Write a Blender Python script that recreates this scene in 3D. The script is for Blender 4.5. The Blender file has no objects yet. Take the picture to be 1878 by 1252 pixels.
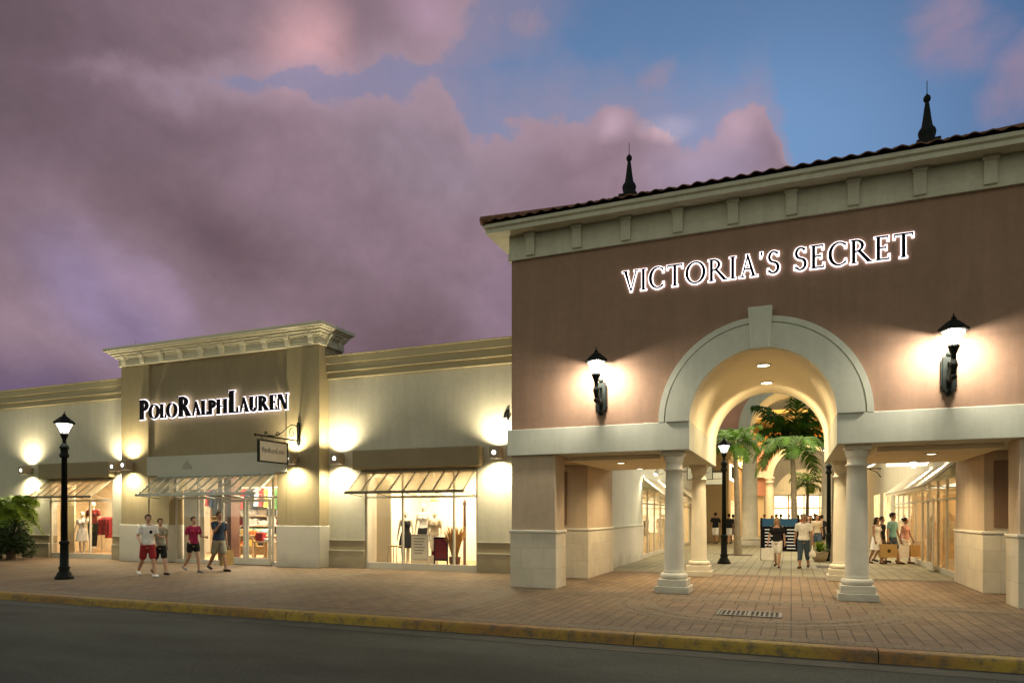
import bpy, bmesh, math, random
from mathutils import Vector, Matrix
PI = math.pi
sin, cos, rad = math.sin, math.cos, math.radians
sc = bpy.context.scene
COL = sc.collection
rnd = random.Random(7)

def lin(r, g, b):
    f = lambda c: (c/255/12.92) if c/255 <= .04045 else ((c/255+.055)/1.055)**2.4
    return (f(r), f(g), f(b), 1)

# ------------------------------------------------------------------ materials
def nodes_of(m):
    m.use_nodes = True
    nt = m.node_tree
    nt.nodes.clear()
    return nt, nt.nodes, nt.links

def N(nt, typ, **kw):
    n = nt.nodes.new(typ)
    for k, v in kw.items():
        if k == 'ins':
            for i, val in v.items():
                n.inputs[i].default_value = val
        else:
            setattr(n, k, v)
    return n

def pmat(name, col, var=.12, scale=2.0, rough=.8, bump=.15, bscale=40, metal=0, spec=.3, dirt=0, emit=0, trans=0, streak=0):
    """plain painted / rendered surface: colour mottled at two scales, fine bump, optional grime near the ground"""
    m = bpy.data.materials.new(name)
    nt, nd, lk = nodes_of(m)
    out = N(nt, 'ShaderNodeOutputMaterial')
    p = N(nt, 'ShaderNodeBsdfPrincipled', ins={'Roughness': rough, 'Metallic': metal, 'Specular IOR Level': spec})
    tc = N(nt, 'ShaderNodeTexCoord')
    a = N(nt, 'ShaderNodeTexNoise', ins={'Scale': scale, 'Detail': 6, 'Roughness': .65})
    lk.new(tc.outputs['Object'], a.inputs['Vector'])
    r = N(nt, 'ShaderNodeMapRange', ins={1: .3, 2: .7, 3: 1-var, 4: 1+var})
    lk.new(a.outputs['Fac'], r.inputs[0])
    mul = N(nt, 'ShaderNodeVectorMath', operation='SCALE')
    mul.inputs[0].default_value = col[:3]
    lk.new(r.outputs[0], mul.inputs['Scale'])
    last = mul.outputs[0]
    if streak:      # faint run-off streaks and trowel clouds on tall walls
        g0 = N(nt, 'ShaderNodeNewGeometry'); mp0 = N(nt, 'ShaderNodeMapping', ins={'Scale': (2.6, 2.6, .22)}); lk.new(g0.outputs['Position'], mp0.inputs[0])
        ns = N(nt, 'ShaderNodeTexNoise', ins={'Scale': 1.6, 'Detail': 8, 'Roughness': .7}); lk.new(mp0.outputs[0], ns.inputs['Vector'])
        nc = N(nt, 'ShaderNodeTexNoise', ins={'Scale': 7, 'Detail': 5, 'Roughness': .7}); lk.new(g0.outputs['Position'], nc.inputs['Vector'])
        r0 = N(nt, 'ShaderNodeMapRange', ins={1: .3, 2: .72, 3: 1+streak*.5, 4: 1-streak}); lk.new(ns.outputs['Fac'], r0.inputs[0])
        r1 = N(nt, 'ShaderNodeMapRange', ins={1: .3, 2: .7, 3: 1-streak*.5, 4: 1+streak*.5}); lk.new(nc.outputs['Fac'], r1.inputs[0])
        mm = N(nt, 'ShaderNodeMath', operation='MULTIPLY'); lk.new(r0.outputs[0], mm.inputs[0]); lk.new(r1.outputs[0], mm.inputs[1])
        ms_ = N(nt, 'ShaderNodeVectorMath', operation='SCALE'); lk.new(last, ms_.inputs[0]); lk.new(mm.outputs[0], ms_.inputs['Scale']); last = ms_.outputs[0]
    if dirt:
        ge = N(nt, 'ShaderNodeNewGeometry')
        sx = N(nt, 'ShaderNodeSeparateXYZ')
        lk.new(ge.outputs['Position'], sx.inputs[0])
        n2 = N(nt, 'ShaderNodeTexNoise', ins={'Scale': 1.7, 'Detail': 5})
        lk.new(ge.outputs['Position'], n2.inputs['Vector'])
        ad = N(nt, 'ShaderNodeMath', operation='MULTIPLY_ADD', ins={1: .9, 2: -.45})
        lk.new(n2.outputs['Fac'], ad.inputs[0])
        su = N(nt, 'ShaderNodeMath', operation='ADD')
        lk.new(sx.outputs['Z'], su.inputs[0]); lk.new(ad.outputs[0], su.inputs[1])
        mr = N(nt, 'ShaderNodeMapRange', interpolation_type='SMOOTHSTEP', ins={1: -.15, 2: .5, 3: 1-dirt, 4: 1})
        lk.new(su.outputs[0], mr.inputs[0])
        m2 = N(nt, 'ShaderNodeVectorMath', operation='SCALE')
        lk.new(last, m2.inputs[0]); lk.new(mr.outputs[0], m2.inputs['Scale'])
        last = m2.outputs[0]
    lk.new(last, p.inputs['Base Color'])
    if bump:
        b = N(nt, 'ShaderNodeTexNoise', ins={'Scale': bscale, 'Detail': 4})
        lk.new(tc.outputs['Object'], b.inputs['Vector'])
        bm_ = N(nt, 'ShaderNodeBump', ins={'Strength': bump, 'Distance': .02})
        lk.new(b.outputs['Fac'], bm_.inputs['Height'])
        lk.new(bm_.outputs[0], p.inputs['Normal'])
    if emit:
        lk.new(last, p.inputs['Emission Color'])
        p.inputs['Emission Strength'].default_value = emit
    sh = p.outputs[0]
    if trans:
        t = N(nt, 'ShaderNodeBsdfTranslucent')
        lk.new(last, t.inputs[0])
        mx = N(nt, 'ShaderNodeMixShader', ins={0: trans})
        lk.new(sh, mx.inputs[1]); lk.new(t.outputs[0], mx.inputs[2])
        sh = mx.outputs[0]
    lk.new(sh, out.inputs[0])
    return m

def emat(name, col, strength, var=0, scale=3):
    m = bpy.data.materials.new(name)
    nt, nd, lk = nodes_of(m)
    out = N(nt, 'ShaderNodeOutputMaterial')
    e = N(nt, 'ShaderNodeEmission', ins={0: col, 1: strength})
    if var:
        tc = N(nt, 'ShaderNodeTexCoord')
        a = N(nt, 'ShaderNodeTexNoise', ins={'Scale': scale, 'Detail': 3})
        lk.new(tc.outputs['Object'], a.inputs['Vector'])
        r = N(nt, 'ShaderNodeMapRange', ins={1: .3, 2: .7, 3: strength*(1-var), 4: strength*(1+var)})
        lk.new(a.outputs['Fac'], r.inputs[0]); lk.new(r.outputs[0], e.inputs[1])
    lk.new(e.outputs[0], out.inputs[0])
    return m

def glass(name, tint=(1, 1, 1, 1), refl=.08, haze=0.0, hazecol=(.7, .7, .62, 1)):
    """thin pane: see-through, weak mirror, a share of milky scatter"""
    m = bpy.data.materials.new(name)
    nt, nd, lk = nodes_of(m)
    out = N(nt, 'ShaderNodeOutputMaterial')
    t = N(nt, 'ShaderNodeBsdfTransparent', ins={0: tint})
    g = N(nt, 'ShaderNodeBsdfGlossy', ins={'Roughness': .03})
    fr = N(nt, 'ShaderNodeLayerWeight', ins={0: .25})
    mr = N(nt, 'ShaderNodeMapRange', ins={1: 0, 2: 1, 3: refl, 4: .4})
    lk.new(fr.outputs['Fresnel'], mr.inputs[0])
    mx = N(nt, 'ShaderNodeMixShader')
    lk.new(mr.outputs[0], mx.inputs[0]); lk.new(t.outputs[0], mx.inputs[1]); lk.new(g.outputs[0], mx.inputs[2])
    sh = mx.outputs[0]
    if haze:
        d = N(nt, 'ShaderNodeBsdfDiffuse', ins={0: hazecol})
        tr = N(nt, 'ShaderNodeBsdfTranslucent', ins={0: hazecol})
        m1 = N(nt, 'ShaderNodeMixShader', ins={0: .5})
        lk.new(d.outputs[0], m1.inputs[1]); lk.new(tr.outputs[0], m1.inputs[2])
        m2 = N(nt, 'ShaderNodeMixShader', ins={0: haze})
        lk.new(sh, m2.inputs[1]); lk.new(m1.outputs[0], m2.inputs[2])
        sh = m2.outputs[0]
    lk.new(sh, out.inputs[0])
    return m

def glow_glass(name, col, strength, a=.5):
    m = bpy.data.materials.new(name)
    nt, nd, lk = nodes_of(m)
    out = N(nt, 'ShaderNodeOutputMaterial')
    t = N(nt, 'ShaderNodeBsdfTransparent')
    e = N(nt, 'ShaderNodeEmission', ins={0: col, 1: strength})
    mx = N(nt, 'ShaderNodeMixShader', ins={0: a})
    lk.new(t.outputs[0], mx.inputs[1]); lk.new(e.outputs[0], mx.inputs[2])
    lk.new(mx.outputs[0], out.inputs[0])
    return m

def brickmat(name, c1, c2, mortar, bw, bh, rot=0, ms=.012, rough=.8, var=.25, bump=.3, off=.5, vert=False, big=None, bigscale=.25, mottle=.12):
    m = bpy.data.materials.new(name)
    nt, nd, lk = nodes_of(m)
    out = N(nt, 'ShaderNodeOutputMaterial')
    p = N(nt, 'ShaderNodeBsdfPrincipled', ins={'Roughness': rough, 'Specular IOR Level': .3})
    ge = N(nt, 'ShaderNodeNewGeometry')
    mp = N(nt, 'ShaderNodeMapping')
    vec = ge.outputs['Position']
    if vert:      # courses on upright faces: run along x+y, rise along z
        sx = N(nt, 'ShaderNodeSeparateXYZ'); lk.new(vec, sx.inputs[0])
        ad = N(nt, 'ShaderNodeMath', operation='ADD'); lk.new(sx.outputs[0], ad.inputs[0]); lk.new(sx.outputs[1], ad.inputs[1])
        cx = N(nt, 'ShaderNodeCombineXYZ'); lk.new(ad.outputs[0], cx.inputs[0]); lk.new(sx.outputs[2], cx.inputs[1])
        vec = cx.outputs[0]
    lk.new(vec, mp.inputs['Vector'])
    mp.inputs['Rotation'].default_value = (0, 0, rot)
    b = N(nt, 'ShaderNodeTexBrick', offset=off, ins={'Color1': c1, 'Color2': c2, 'Mortar': mortar, 'Scale': 1, 'Mortar Size': ms, 'Mortar Smooth': .3, 'Brick Width': bw, 'Row Height': bh, 'Bias': 0})
    lk.new(mp.outputs[0], b.inputs['Vector'])
    last = b.outputs['Color']
    n = N(nt, 'ShaderNodeTexNoise', ins={'Scale': bigscale, 'Detail': 8, 'Roughness': .6})
    lk.new(ge.outputs['Position'], n.inputs['Vector'])
    if big:
        r0 = N(nt, 'ShaderNodeMapRange', interpolation_type='SMOOTHSTEP', ins={1: .42, 2: .6, 3: 0, 4: .75})
        lk.new(n.outputs['Fac'], r0.inputs[0])
        mx = N(nt, 'ShaderNodeMix', data_type='RGBA', blend_type='MULTIPLY')
        lk.new(r0.outputs[0], mx.inputs['Factor']); lk.new(last, mx.inputs['A']); mx.inputs['B'].default_value = big
        last = mx.outputs['Result']
    n2 = N(nt, 'ShaderNodeTexNoise', ins={'Scale': 2.2, 'Detail': 9, 'Roughness': .7})
    lk.new(ge.outputs['Position'], n2.inputs['Vector'])
    r = N(nt, 'ShaderNodeMapRange', ins={1: .25, 2: .75, 3: 1-var, 4: 1+var})
    lk.new(n2.outputs['Fac'], r.inputs[0])
    sc_ = N(nt, 'ShaderNodeVectorMath', operation='SCALE')
    lk.new(last, sc_.inputs[0]); lk.new(r.outputs[0], sc_.inputs['Scale'])
    lk.new(sc_.outputs[0], p.inputs['Base Color'])
    rr = N(nt, 'ShaderNodeMapRange', ins={1: .3, 2: .7, 3: rough-.15, 4: rough+.1})
    lk.new(n2.outputs['Fac'], rr.inputs[0]); lk.new(rr.outputs[0], p.inputs['Roughness'])
    fine = N(nt, 'ShaderNodeTexNoise', ins={'Scale': 60, 'Detail': 4})
    lk.new(ge.outputs['Position'], fine.inputs['Vector'])
    # stains and trodden gum
    n3 = N(nt, 'ShaderNodeTexNoise', ins={'Scale': .8, 'Detail': 7, 'Roughness': .65}); lk.new(ge.outputs['Position'], n3.inputs['Vector'])
    r3 = N(nt, 'ShaderNodeMapRange', interpolation_type='SMOOTHSTEP', ins={1: .5, 2: .72, 3: 1, 4: .68}); lk.new(n3.outputs['Fac'], r3.inputs[0])
    vg = N(nt, 'ShaderNodeTexVoronoi', ins={'Scale': 1.9, 'Randomness': 1}); lk.new(ge.outputs['Position'], vg.inputs['Vector'])
    rv = N(nt, 'ShaderNodeMapRange', ins={1: .045, 2: .06, 3: .6, 4: 1}); lk.new(vg.outputs['Distance'], rv.inputs[0])
    mm3 = N(nt, 'ShaderNodeMath', operation='MULTIPLY'); lk.new(r3.outputs[0], mm3.inputs[0]); lk.new(rv.outputs[0], mm3.inputs[1])
    sc2 = N(nt, 'ShaderNodeVectorMath', operation='SCALE'); lk.new(sc_.outputs[0], sc2.inputs[0])
    if vert: sc2.inputs['Scale'].default_value = 1
    else: lk.new(mm3.outputs[0], sc2.inputs['Scale'])
    lk.new(sc2.outputs[0], p.inputs['Base Color'])
    h = N(nt, 'ShaderNodeMath', operation='MULTIPLY_ADD', ins={1: -1.0, 2: 1.0})
    lk.new(b.outputs['Fac'], h.inputs[0])
    h2 = N(nt, 'ShaderNodeMath', operation='MULTIPLY_ADD', ins={1: .5})
    lk.new(fine.outputs['Fac'], h2.inputs[0]); lk.new(h.outputs[0], h2.inputs[2])
    bu = N(nt, 'ShaderNodeBump', ins={'Strength': bump, 'Distance': .01})
    lk.new(h2.outputs[0], bu.inputs['Height']); lk.new(bu.outputs[0], p.inputs['Normal'])
    lk.new(p.outputs[0], out.inputs[0])
    return m

def asphalt():
    m = bpy.data.materials.new('asphalt')
    nt, nd, lk = nodes_of(m)
    out = N(nt, 'ShaderNodeOutputMaterial')
    p = N(nt, 'ShaderNodeBsdfPrincipled', ins={'Roughness': .85, 'Specular IOR Level': .3})
    ge = N(nt, 'ShaderNodeNewGeometry')
    big = N(nt, 'ShaderNodeTexNoise', ins={'Scale': .35, 'Detail': 7, 'Roughness': .6})
    mp = N(nt, 'ShaderNodeMapping', ins={'Scale': (.5, 1.3, 1)})
    lk.new(ge.outputs['Position'], mp.inputs[0]); lk.new(mp.outputs[0], big.inputs['Vector'])
    fine = N(nt, 'ShaderNodeTexNoise', ins={'Scale': 55, 'Detail': 6, 'Roughness': .8})
    lk.new(ge.outputs['Position'], fine.inputs['Vector'])
    vor = N(nt, 'ShaderNodeTexVoronoi', ins={'Scale': 75})
    lk.new(ge.outputs['Position'], vor.inputs['Vector'])
    a = N(nt, 'ShaderNodeMapRange', ins={1: .32, 2: .68, 3: .4, 4: 1.35}); lk.new(big.outputs['Fac'], a.inputs[0])
    b = N(nt, 'ShaderNodeMapRange', ins={1: .3, 2: .7, 3: .2, 4: 2.0}); lk.new(fine.outputs['Fac'], b.inputs[0])
    ab = N(nt, 'ShaderNodeMath', operation='MULTIPLY'); lk.new(a.outputs[0], ab.inputs[0]); lk.new(b.outputs[0], ab.inputs[1])
    s = N(nt, 'ShaderNodeVectorMath', operation='SCALE'); s.inputs[0].default_value = (.062, .066, .050)
    lk.new(ab.outputs[0], s.inputs['Scale']); lk.new(s.outputs[0], p.inputs['Base Color'])
    h = N(nt, 'ShaderNodeMath', operation='ADD'); lk.new(fine.outputs['Fac'], h.inputs[0]); lk.new(vor.outputs['Distance'], h.inputs[1])
    bu = N(nt, 'ShaderNodeBump', ins={'Strength': .5, 'Distance': .01}); lk.new(h.outputs[0], bu.inputs['Height'])
    lk.new(bu.outputs[0], p.inputs['Normal']); lk.new(p.outputs[0], out.inputs[0])
    return m

def kerbmat():
    m = bpy.data.materials.new('worn_kerb_paint')
    nt, nd, lk = nodes_of(m)
    out = N(nt, 'ShaderNodeOutputMaterial')
    p = N(nt, 'ShaderNodeBsdfPrincipled', ins={'Roughness': .7})
    ge = N(nt, 'ShaderNodeNewGeometry')
    n1 = N(nt, 'ShaderNodeTexNoise', ins={'Scale': .3, 'Detail': 5}); lk.new(ge.outputs['Position'], n1.inputs['Vector'])
    n2 = N(nt, 'ShaderNodeTexNoise', ins={'Scale': 7, 'Detail': 8, 'Roughness': .75}); lk.new(ge.outputs['Position'], n2.inputs['Vector'])
    c1 = N(nt, 'ShaderNodeMix', data_type='RGBA'); c1.inputs['A'].default_value = (.36, .235, .03, 1); c1.inputs['B'].default_value = (.26, .12, .03, 1)
    r1 = N(nt, 'ShaderNodeMapRange', interpolation_type='SMOOTHSTEP', ins={1: .42, 2: .62}); lk.new(n1.outputs['Fac'], r1.inputs[0]); lk.new(r1.outputs[0], c1.inputs['Factor'])
    c2 = N(nt, 'ShaderNodeMix', data_type='RGBA'); c2.inputs['B'].default_value = (.10, .08, .05, 1)
    r2 = N(nt, 'ShaderNodeMapRange', interpolation_type='SMOOTHSTEP', ins={1: .44, 2: .66, 3: 0, 4: .85}); lk.new(n2.outputs['Fac'], r2.inputs[0])
    lk.new(c1.outputs['Result'], c2.inputs['A']); lk.new(r2.outputs[0], c2.inputs['Factor'])
    lk.new(c2.outputs['Result'], p.inputs['Base Color'])
    bu = N(nt, 'ShaderNodeBump', ins={'Strength': .4, 'Distance': .01}); lk.new(n2.outputs['Fac'], bu.inputs['Height']); lk.new(bu.outputs[0], p.inputs['Normal'])
    lk.new(p.outputs[0], out.inputs[0])
    return m

M = {}
M['terracotta'] = pmat('terracotta_render', (.300, .188, .132, 1), var=.07, scale=.9, streak=.13, bump=.25, bscale=90)
M['cream'] = pmat('cream_trim', (.58, .59, .51, 1), var=.06, streak=.08, scale=1.3, bump=.12, bscale=70)
M['frieze'] = pmat('frieze_paint', (.56, .55, .44, 1), var=.06, scale=1.3, streak=.12, bump=.12, bscale=70)
M['cream_dirty'] = pmat('cream_trim_low', (.70, .66, .56, 1), var=.09, scale=1.6, bump=.12, bscale=70, dirt=.35)
M['vault'] = pmat('vault_render', (.80, .71, .53, 1), var=.04, scale=.8, bump=.1, bscale=70)
M['stone'] = brickmat('pier_stone', (.64, .58, .47, 1), (.57, .51, .41, 1), (.48, .43, .345, 1), .56, .46, vert=True, ms=.006, var=.13, bump=.2)
M['pier_tan'] = pmat('pier_render', (.50, .385, .275, 1), var=.08, streak=.1, scale=1.2, bump=.25, bscale=90)
M['brown'] = pmat('pier_shade_brown', (.22, .13, .08, 1), var=.08, scale=1.2, bump=.2, bscale=90)
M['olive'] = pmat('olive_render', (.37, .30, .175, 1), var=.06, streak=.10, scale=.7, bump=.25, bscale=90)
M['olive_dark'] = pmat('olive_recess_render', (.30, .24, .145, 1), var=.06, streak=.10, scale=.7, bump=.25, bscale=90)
M['pale'] = pmat('pale_render', (.55, .52, .42, 1), var=.05, streak=.10, scale=.6, bump=.25, bscale=90)
M['white_plinth'] = pmat('white_plinth', (.60, .57, .49, 1), var=.06, scale=.9, bump=.15, bscale=80, dirt=.3)
M['tan_plinth'] = pmat('tan_plinth', (.40, .34, .23, 1), var=.07, scale=1.2, bump=.2, bscale=80, dirt=.3)
M['tan_band'] = pmat('tan_band', (.30, .25, .16, 1), var=.07, scale=1.2, bump=.2, bscale=80)
M['parapet'] = pmat('parapet_moulding', (.42, .36, .225, 1), var=.06, scale=1, bump=.2, bscale=80)
M['cornice'] = pmat('cornice_paint', (.64, .60, .46, 1), var=.05, scale=1.1, bump=.1, bscale=80)
M['panel'] = pmat('fascia_panel', (.45, .44, .37, 1), var=.05, scale=1, bump=.1, bscale=80)
M['bulkhead'] = pmat('bulkhead_box', (.25, .205, .125, 1), var=.07, scale=1.1, bump=.25, bscale=90)
M['tile'] = pmat('clay_roof_tile', (.17, .085, .055, 1), var=.5, scale=5, rough=.85, bump=.3, bscale=30)
M['iron'] = pmat('black_iron', (.009, .012, .011, 1), var=.3, scale=8, rough=.6, bump=.08, bscale=60, spec=.12)
M['frame'] = pmat('aluminium_frame', (.55, .52, .44, 1), var=.05, scale=3, rough=.4, bump=0)
M['awn_frame'] = pmat('awning_frame', (.21, .18, .125, 1), var=.08, scale=4, rough=.45, bump=0)
M['awn_frame_pale'] = pmat('awning_frame_pale', (.42, .44, .38, 1), var=.08, scale=4, rough=.45, bump=0)
M['glass'] = glass('shop_glass', refl=.05)
M['awn_glass'] = glass('awning_glass', tint=(.93, .9, .82, 1), refl=.06, haze=.55, hazecol=(.78, .66, .44, 1))
M['awn_glass_grey'] = glass('awning_glass_grey', tint=(.85, .85, .8, 1), refl=.10, haze=.38, hazecol=(.42, .44, .40, 1))
M['canvas'] = pmat('awning_canvas', (.66, .60, .46, 1), var=.06, scale=3, bump=.1, bscale=200, trans=.35)
M['letter'] = pmat('black_letter', (.005, .005, .007, 1), var=.2, scale=6, rough=.6, bump=0, spec=.08)
M['halo'] = emat('letter_back_light', (1, .88, .91, 1), 4.2)
M['halo2'] = emat('letter_back_light_dim', (1, .88, .92, 1), 2.6)
M['bulb'] = emat('warm_bulb', (1, .88, .66, 1), 14)
M['lamp_glass'] = glow_glass('lamp_glass', (1, .95, .84, 1), 6.0, .30)
M['lens'] = emat('sconce_lens', (1, .93, .78, 1), 7)
M['sconce'] = pmat('sconce_metal', (.34, .27, .20, 1), var=.1, scale=5, rough=.5, bump=0, metal=.3)
M['downlight'] = emat('downlight_disc', (1, .86, .58, 1), 9)
M['lightpanel'] = emat('light_panel', (1, .90, .66, 1), 2.2)
M['room'] = pmat('shop_room_paint', (.80, .68, .48, 1), var=.04, scale=.8, bump=0)
M['room_white'] = pmat('shop_room_white', (.85, .79, .66, 1), var=.03, scale=.8, bump=0)
M['floor_wood'] = pmat('shop_floor', (.40, .27, .15, 1), var=.2, scale=2, rough=.4, bump=0)
M['wood_dark'] = pmat('dark_wood', (.10, .045, .03, 1), var=.25, scale=3, rough=.5, bump=.05)
M['wood'] = pmat('shelf_wood', (.50, .36, .2, 1), var=.2, scale=3, rough=.5, bump=.05)
M['timber'] = pmat('roof_timber', (.52, .38, .19, 1), var=.15, scale=2, bump=.1)
M['board'] = pmat('roof_boards', (.66, .48, .2, 1), var=.14, scale=1.3, bump=.1)
M['orange'] = pmat('orange_render', (.62, .21, .07, 1), var=.08, scale=.8, bump=.1)
M['pink'] = pmat('pink_render', (.58, .31, .23, 1), var=.07, scale=.8, bump=.1)
M['trunk'] = pmat('palm_bark', (.20, .165, .11, 1), var=.25, scale=6, bump=.5, bscale=18)
M['shaft_green'] = pmat('palm_crownshaft', (.13, .17, .05, 1), var=.2, scale=4, bump=.1)
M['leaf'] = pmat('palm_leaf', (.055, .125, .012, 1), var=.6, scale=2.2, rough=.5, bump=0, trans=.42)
M['leaf_lit'] = pmat('palm_leaf_lit_tint', (.16, .25, .025, 1), var=.4, scale=2.2, rough=.5, bump=0, trans=.35)  # leaf green brightened to paint in lamplight on the leaves
M['leaf_dark'] = pmat('hedge_leaf', (.035, .06, .018, 1), var=.5, scale=3, rough=.55, bump=0, trans=.2)
M['soil'] = pmat('soil', (.06, .045, .03, 1), var=.3, scale=6, bump=.5)
M['grate'] = pmat('drain_metal', (.10, .095, .078, 1), var=.2, scale=6, rough=.5, bump=.1, metal=.4)
M['drain_dark'] = pmat('drain_gap', (.012, .011, .009, 1), var=.2, scale=6, bump=0)
M['pav'] = brickmat('pavers', (.190, .132, .084, 1), (.145, .100, .063, 1), (.045, .033, .021, 1), .40, .20, rot=rad(90), ms=.010, var=.24, bump=.35, big=(1.12, 1.12, 1.02, 1), bigscale=.22)
M['pav_light'] = brickmat('light_pavers', (.46, .40, .28, 1), (.41, .35, .25, 1), (.22, .19, .13, 1), .6, .30, rot=rad(90), ms=.010, var=.18, bump=.3)
M['pav_band'] = brickmat('band_pavers', (.205, .158, .102, 1), (.175, .133, .085, 1), (.085, .065, .042, 1), .22, .11, ms=.008, var=.2, bump=.3)
M['pav_in'] = brickmat('promenade_pavers', (.27, .25, .165, 1), (.235, .215, .14, 1), (.09, .08, .052, 1), .60, .30, rot=rad(90), ms=.014, var=.18, bump=.3)
M['asphalt'] = asphalt()
M['kerb'] = kerbmat()
M['ground'] = pmat('far_ground', (.10, .09, .06, 1), var=.3, scale=.4, bump=.2, bscale=10)
M['skin'] = pmat('skin', (.46, .27, .18, 1), var=.08, scale=9, rough=.55, bump=0)
M['skin2'] = pmat('skin_tan', (.34, .19, .12, 1), var=.08, scale=9, rough=.55, bump=0)
M['mann'] = pmat('mannequin_white', (.75, .68, .56, 1), var=.03, scale=5, rough=.4, bump=0)
def cloth(name, c, var=.15):
    k = 'c_'+name
    if k not in M: M[k] = pmat('cloth_'+name, c+(1,), var=var, scale=14, rough=.9, bump=.35, bscale=24)
    return M[k]
CL = dict(white=(.82, .80, .76), black=(.013, .013, .016), red=(.30, .025, .03), navy=(.015, .03, .06), teal=(.16, .33, .33), pink=(.62, .33, .27),
          magenta=(.30, .02, .07), khaki=(.27, .25, .19), beige=(.45, .37, .26), grey=(.25, .25, .26), kraft=(.40, .27, .11), denim=(.05, .08, .12), yellow=(.6, .42, .05),
          green=(.06, .16, .05), orange=(.55, .16, .03), hair=(.018, .012, .009), brownhair=(.07, .04, .02), blond=(.30, .20, .09), wheat=(.42, .25, .09), shoe=(.02, .018, .016), blue=(.02, .12, .22), maroon=(.16, .015, .02))
def C_(n): return cloth(n, CL[n])

# ------------------------------------------------------------------ mesh builder
def wloc(p):
    v = Vector((0, 0, 0))
    while p is not None:
        v = v + p.location; p = p.parent
    return v

class MB:
    def __init__(s): s.v = []; s.f = []; s.sm = []
    def add(s, vs, fs, smooth=False):
        b = len(s.v); s.v += [tuple(v) for v in vs]
        for f in fs: s.f.append([b+i for i in f]); s.sm.append(smooth)
        return s
    def box(s, x0, x1, y0, y1, z0, z1):
        vs = [(x0,y0,z0),(x1,y0,z0),(x1,y1,z0),(x0,y1,z0),(x0,y0,z1),(x1,y0,z1),(x1,y1,z1),(x0,y1,z1)]
        return s.add(vs, [(0,3,2,1),(4,5,6,7),(0,1,5,4),(1,2,6,5),(2,3,7,6),(3,0,4,7)])
    def prism(s, poly, y0, y1):
        """polygon in XZ, swept along Y"""
        n = len(poly)
        vs = [(x, y0, z) for x, z in poly]+[(x, y1, z) for x, z in poly]
        a = sum(poly[i][0]*poly[(i+1) % n][1]-poly[(i+1) % n][0]*poly[i][1] for i in range(n))
        fs = [list(range(n)), list(range(2*n-1, n-1, -1))]+[(i, i+n, (i+1) % n+n, (i+1) % n) for i in range(n)]
        if a < 0: fs = [list(reversed(f)) for f in fs]
        return s.add(vs, fs)
    def prism_x(s, poly, x0, x1):
        """polygon in YZ, swept along X"""
        n = len(poly)
        vs = [(x0, y, z) for y, z in poly]+[(x1, y, z) for y, z in poly]
        a = sum(poly[i][0]*poly[(i+1) % n][1]-poly[(i+1) % n][0]*poly[i][1] for i in range(n))
        fs = [list(range(n-1, -1, -1)), list(range(n, 2*n))]+[(i, (i+1) % n, (i+1) % n+n, i+n) for i in range(n)]
        if a < 0: fs = [list(reversed(f)) for f in fs]
        return s.add(vs, fs)
    def prism_z(s, poly, z0, z1):
        n = len(poly)
        vs = [(x, y, z0) for x, y in poly]+[(x, y, z1) for x, y in poly]
        a = sum(poly[i][0]*poly[(i+1) % n][1]-poly[(i+1) % n][0]*poly[i][1] for i in range(n))
        fs = [list(range(n-1, -1, -1)), list(range(n, 2*n))]+[(i, (i+1) % n, (i+1) % n+n, i+n) for i in range(n)]
        if a < 0: fs = [list(reversed(f)) for f in fs]
        return s.add(vs, fs)
    def lathe(s, prof, c=(0, 0, 0), n=24, smooth=True, a0=0):
        """profile of (r, z) turned about a vertical axis at c"""
        vs = []
        for r, z in prof:
            for k in range(n):
                a = 2*PI*k/n+a0; vs.append((c[0]+r*cos(a), c[1]+r*sin(a), c[2]+z))
        fs = []
        for i in range(len(prof)-1):
            for k in range(n):
                k2 = (k+1) % n; fs.append((i*n+k, i*n+k2, (i+1)*n+k2, (i+1)*n+k))
        fs.append(tuple(range(n-1, -1, -1))); fs.append(tuple(range((len(prof)-1)*n, len(prof)*n)))
        return s.add(vs, fs, smooth)
    def tube(s, pts, r, n=8, smooth=True, flat=1.0):
        """round bar along a path; r one radius or a list"""
        pts = [Vector(p) for p in pts]; L = len(pts)
        rs = r if isinstance(r, (list, tuple)) else [r]*L
        vs = []; up = None
        for i, p in enumerate(pts):
            d = (pts[min(i+1, L-1)]-pts[max(i-1, 0)]).normalized()
            if up is None:
                up = Vector((0, 0, 1)) if abs(d.z) < .9 else Vector((1, 0, 0))
            x = d.cross(up).normalized(); y = x.cross(d).normalized(); up = y
            for k in range(n):
                a = 2*PI*k/n+PI/n
                vs.append(p+x*rs[i]*cos(a)+y*rs[i]*flat*sin(a))
        fs = []
        for i in range(L-1):
            for k in range(n):
                k2 = (k+1) % n; fs.append((i*n+k, (i+1)*n+k, (i+1)*n+k2, i*n+k2))
        fs.append(tuple(range(n))); fs.append(tuple(range(L*n-1, (L-1)*n-1, -1)))
        return s.add(vs, fs, smooth)
    def loft(s, secs, n=16):
        """elliptic sections (centre, rx, ry) with horizontal planes, rounded ends"""
        vs = []
        for c, rx, ry in secs:
            for k in range(n):
                a = 2*PI*k/n; vs.append((c[0]+rx*cos(a), c[1]+ry*sin(a), c[2]))
        fs = []
        for i in range(len(secs)-1):
            for k in range(n):
                k2 = (k+1) % n; fs.append((i*n+k, i*n+k2, (i+1)*n+k2, (i+1)*n+k))
        fs.append(tuple(range(n-1, -1, -1))); fs.append(tuple(range((len(secs)-1)*n, len(secs)*n)))
        return s.add(vs, fs, True)
    def ball(s, c, rx, ry=None, rz=None, n=12, m=8):
        ry = ry or rx; rz = rz or rx
        secs = []
        for i in range(m+1):
            a = -PI/2+PI*i/m
            k = max(cos(a), .03)
            secs.append(((c[0], c[1], c[2]+rz*sin(a)), rx*k, ry*k))
        return s.loft(secs, n)
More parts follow.
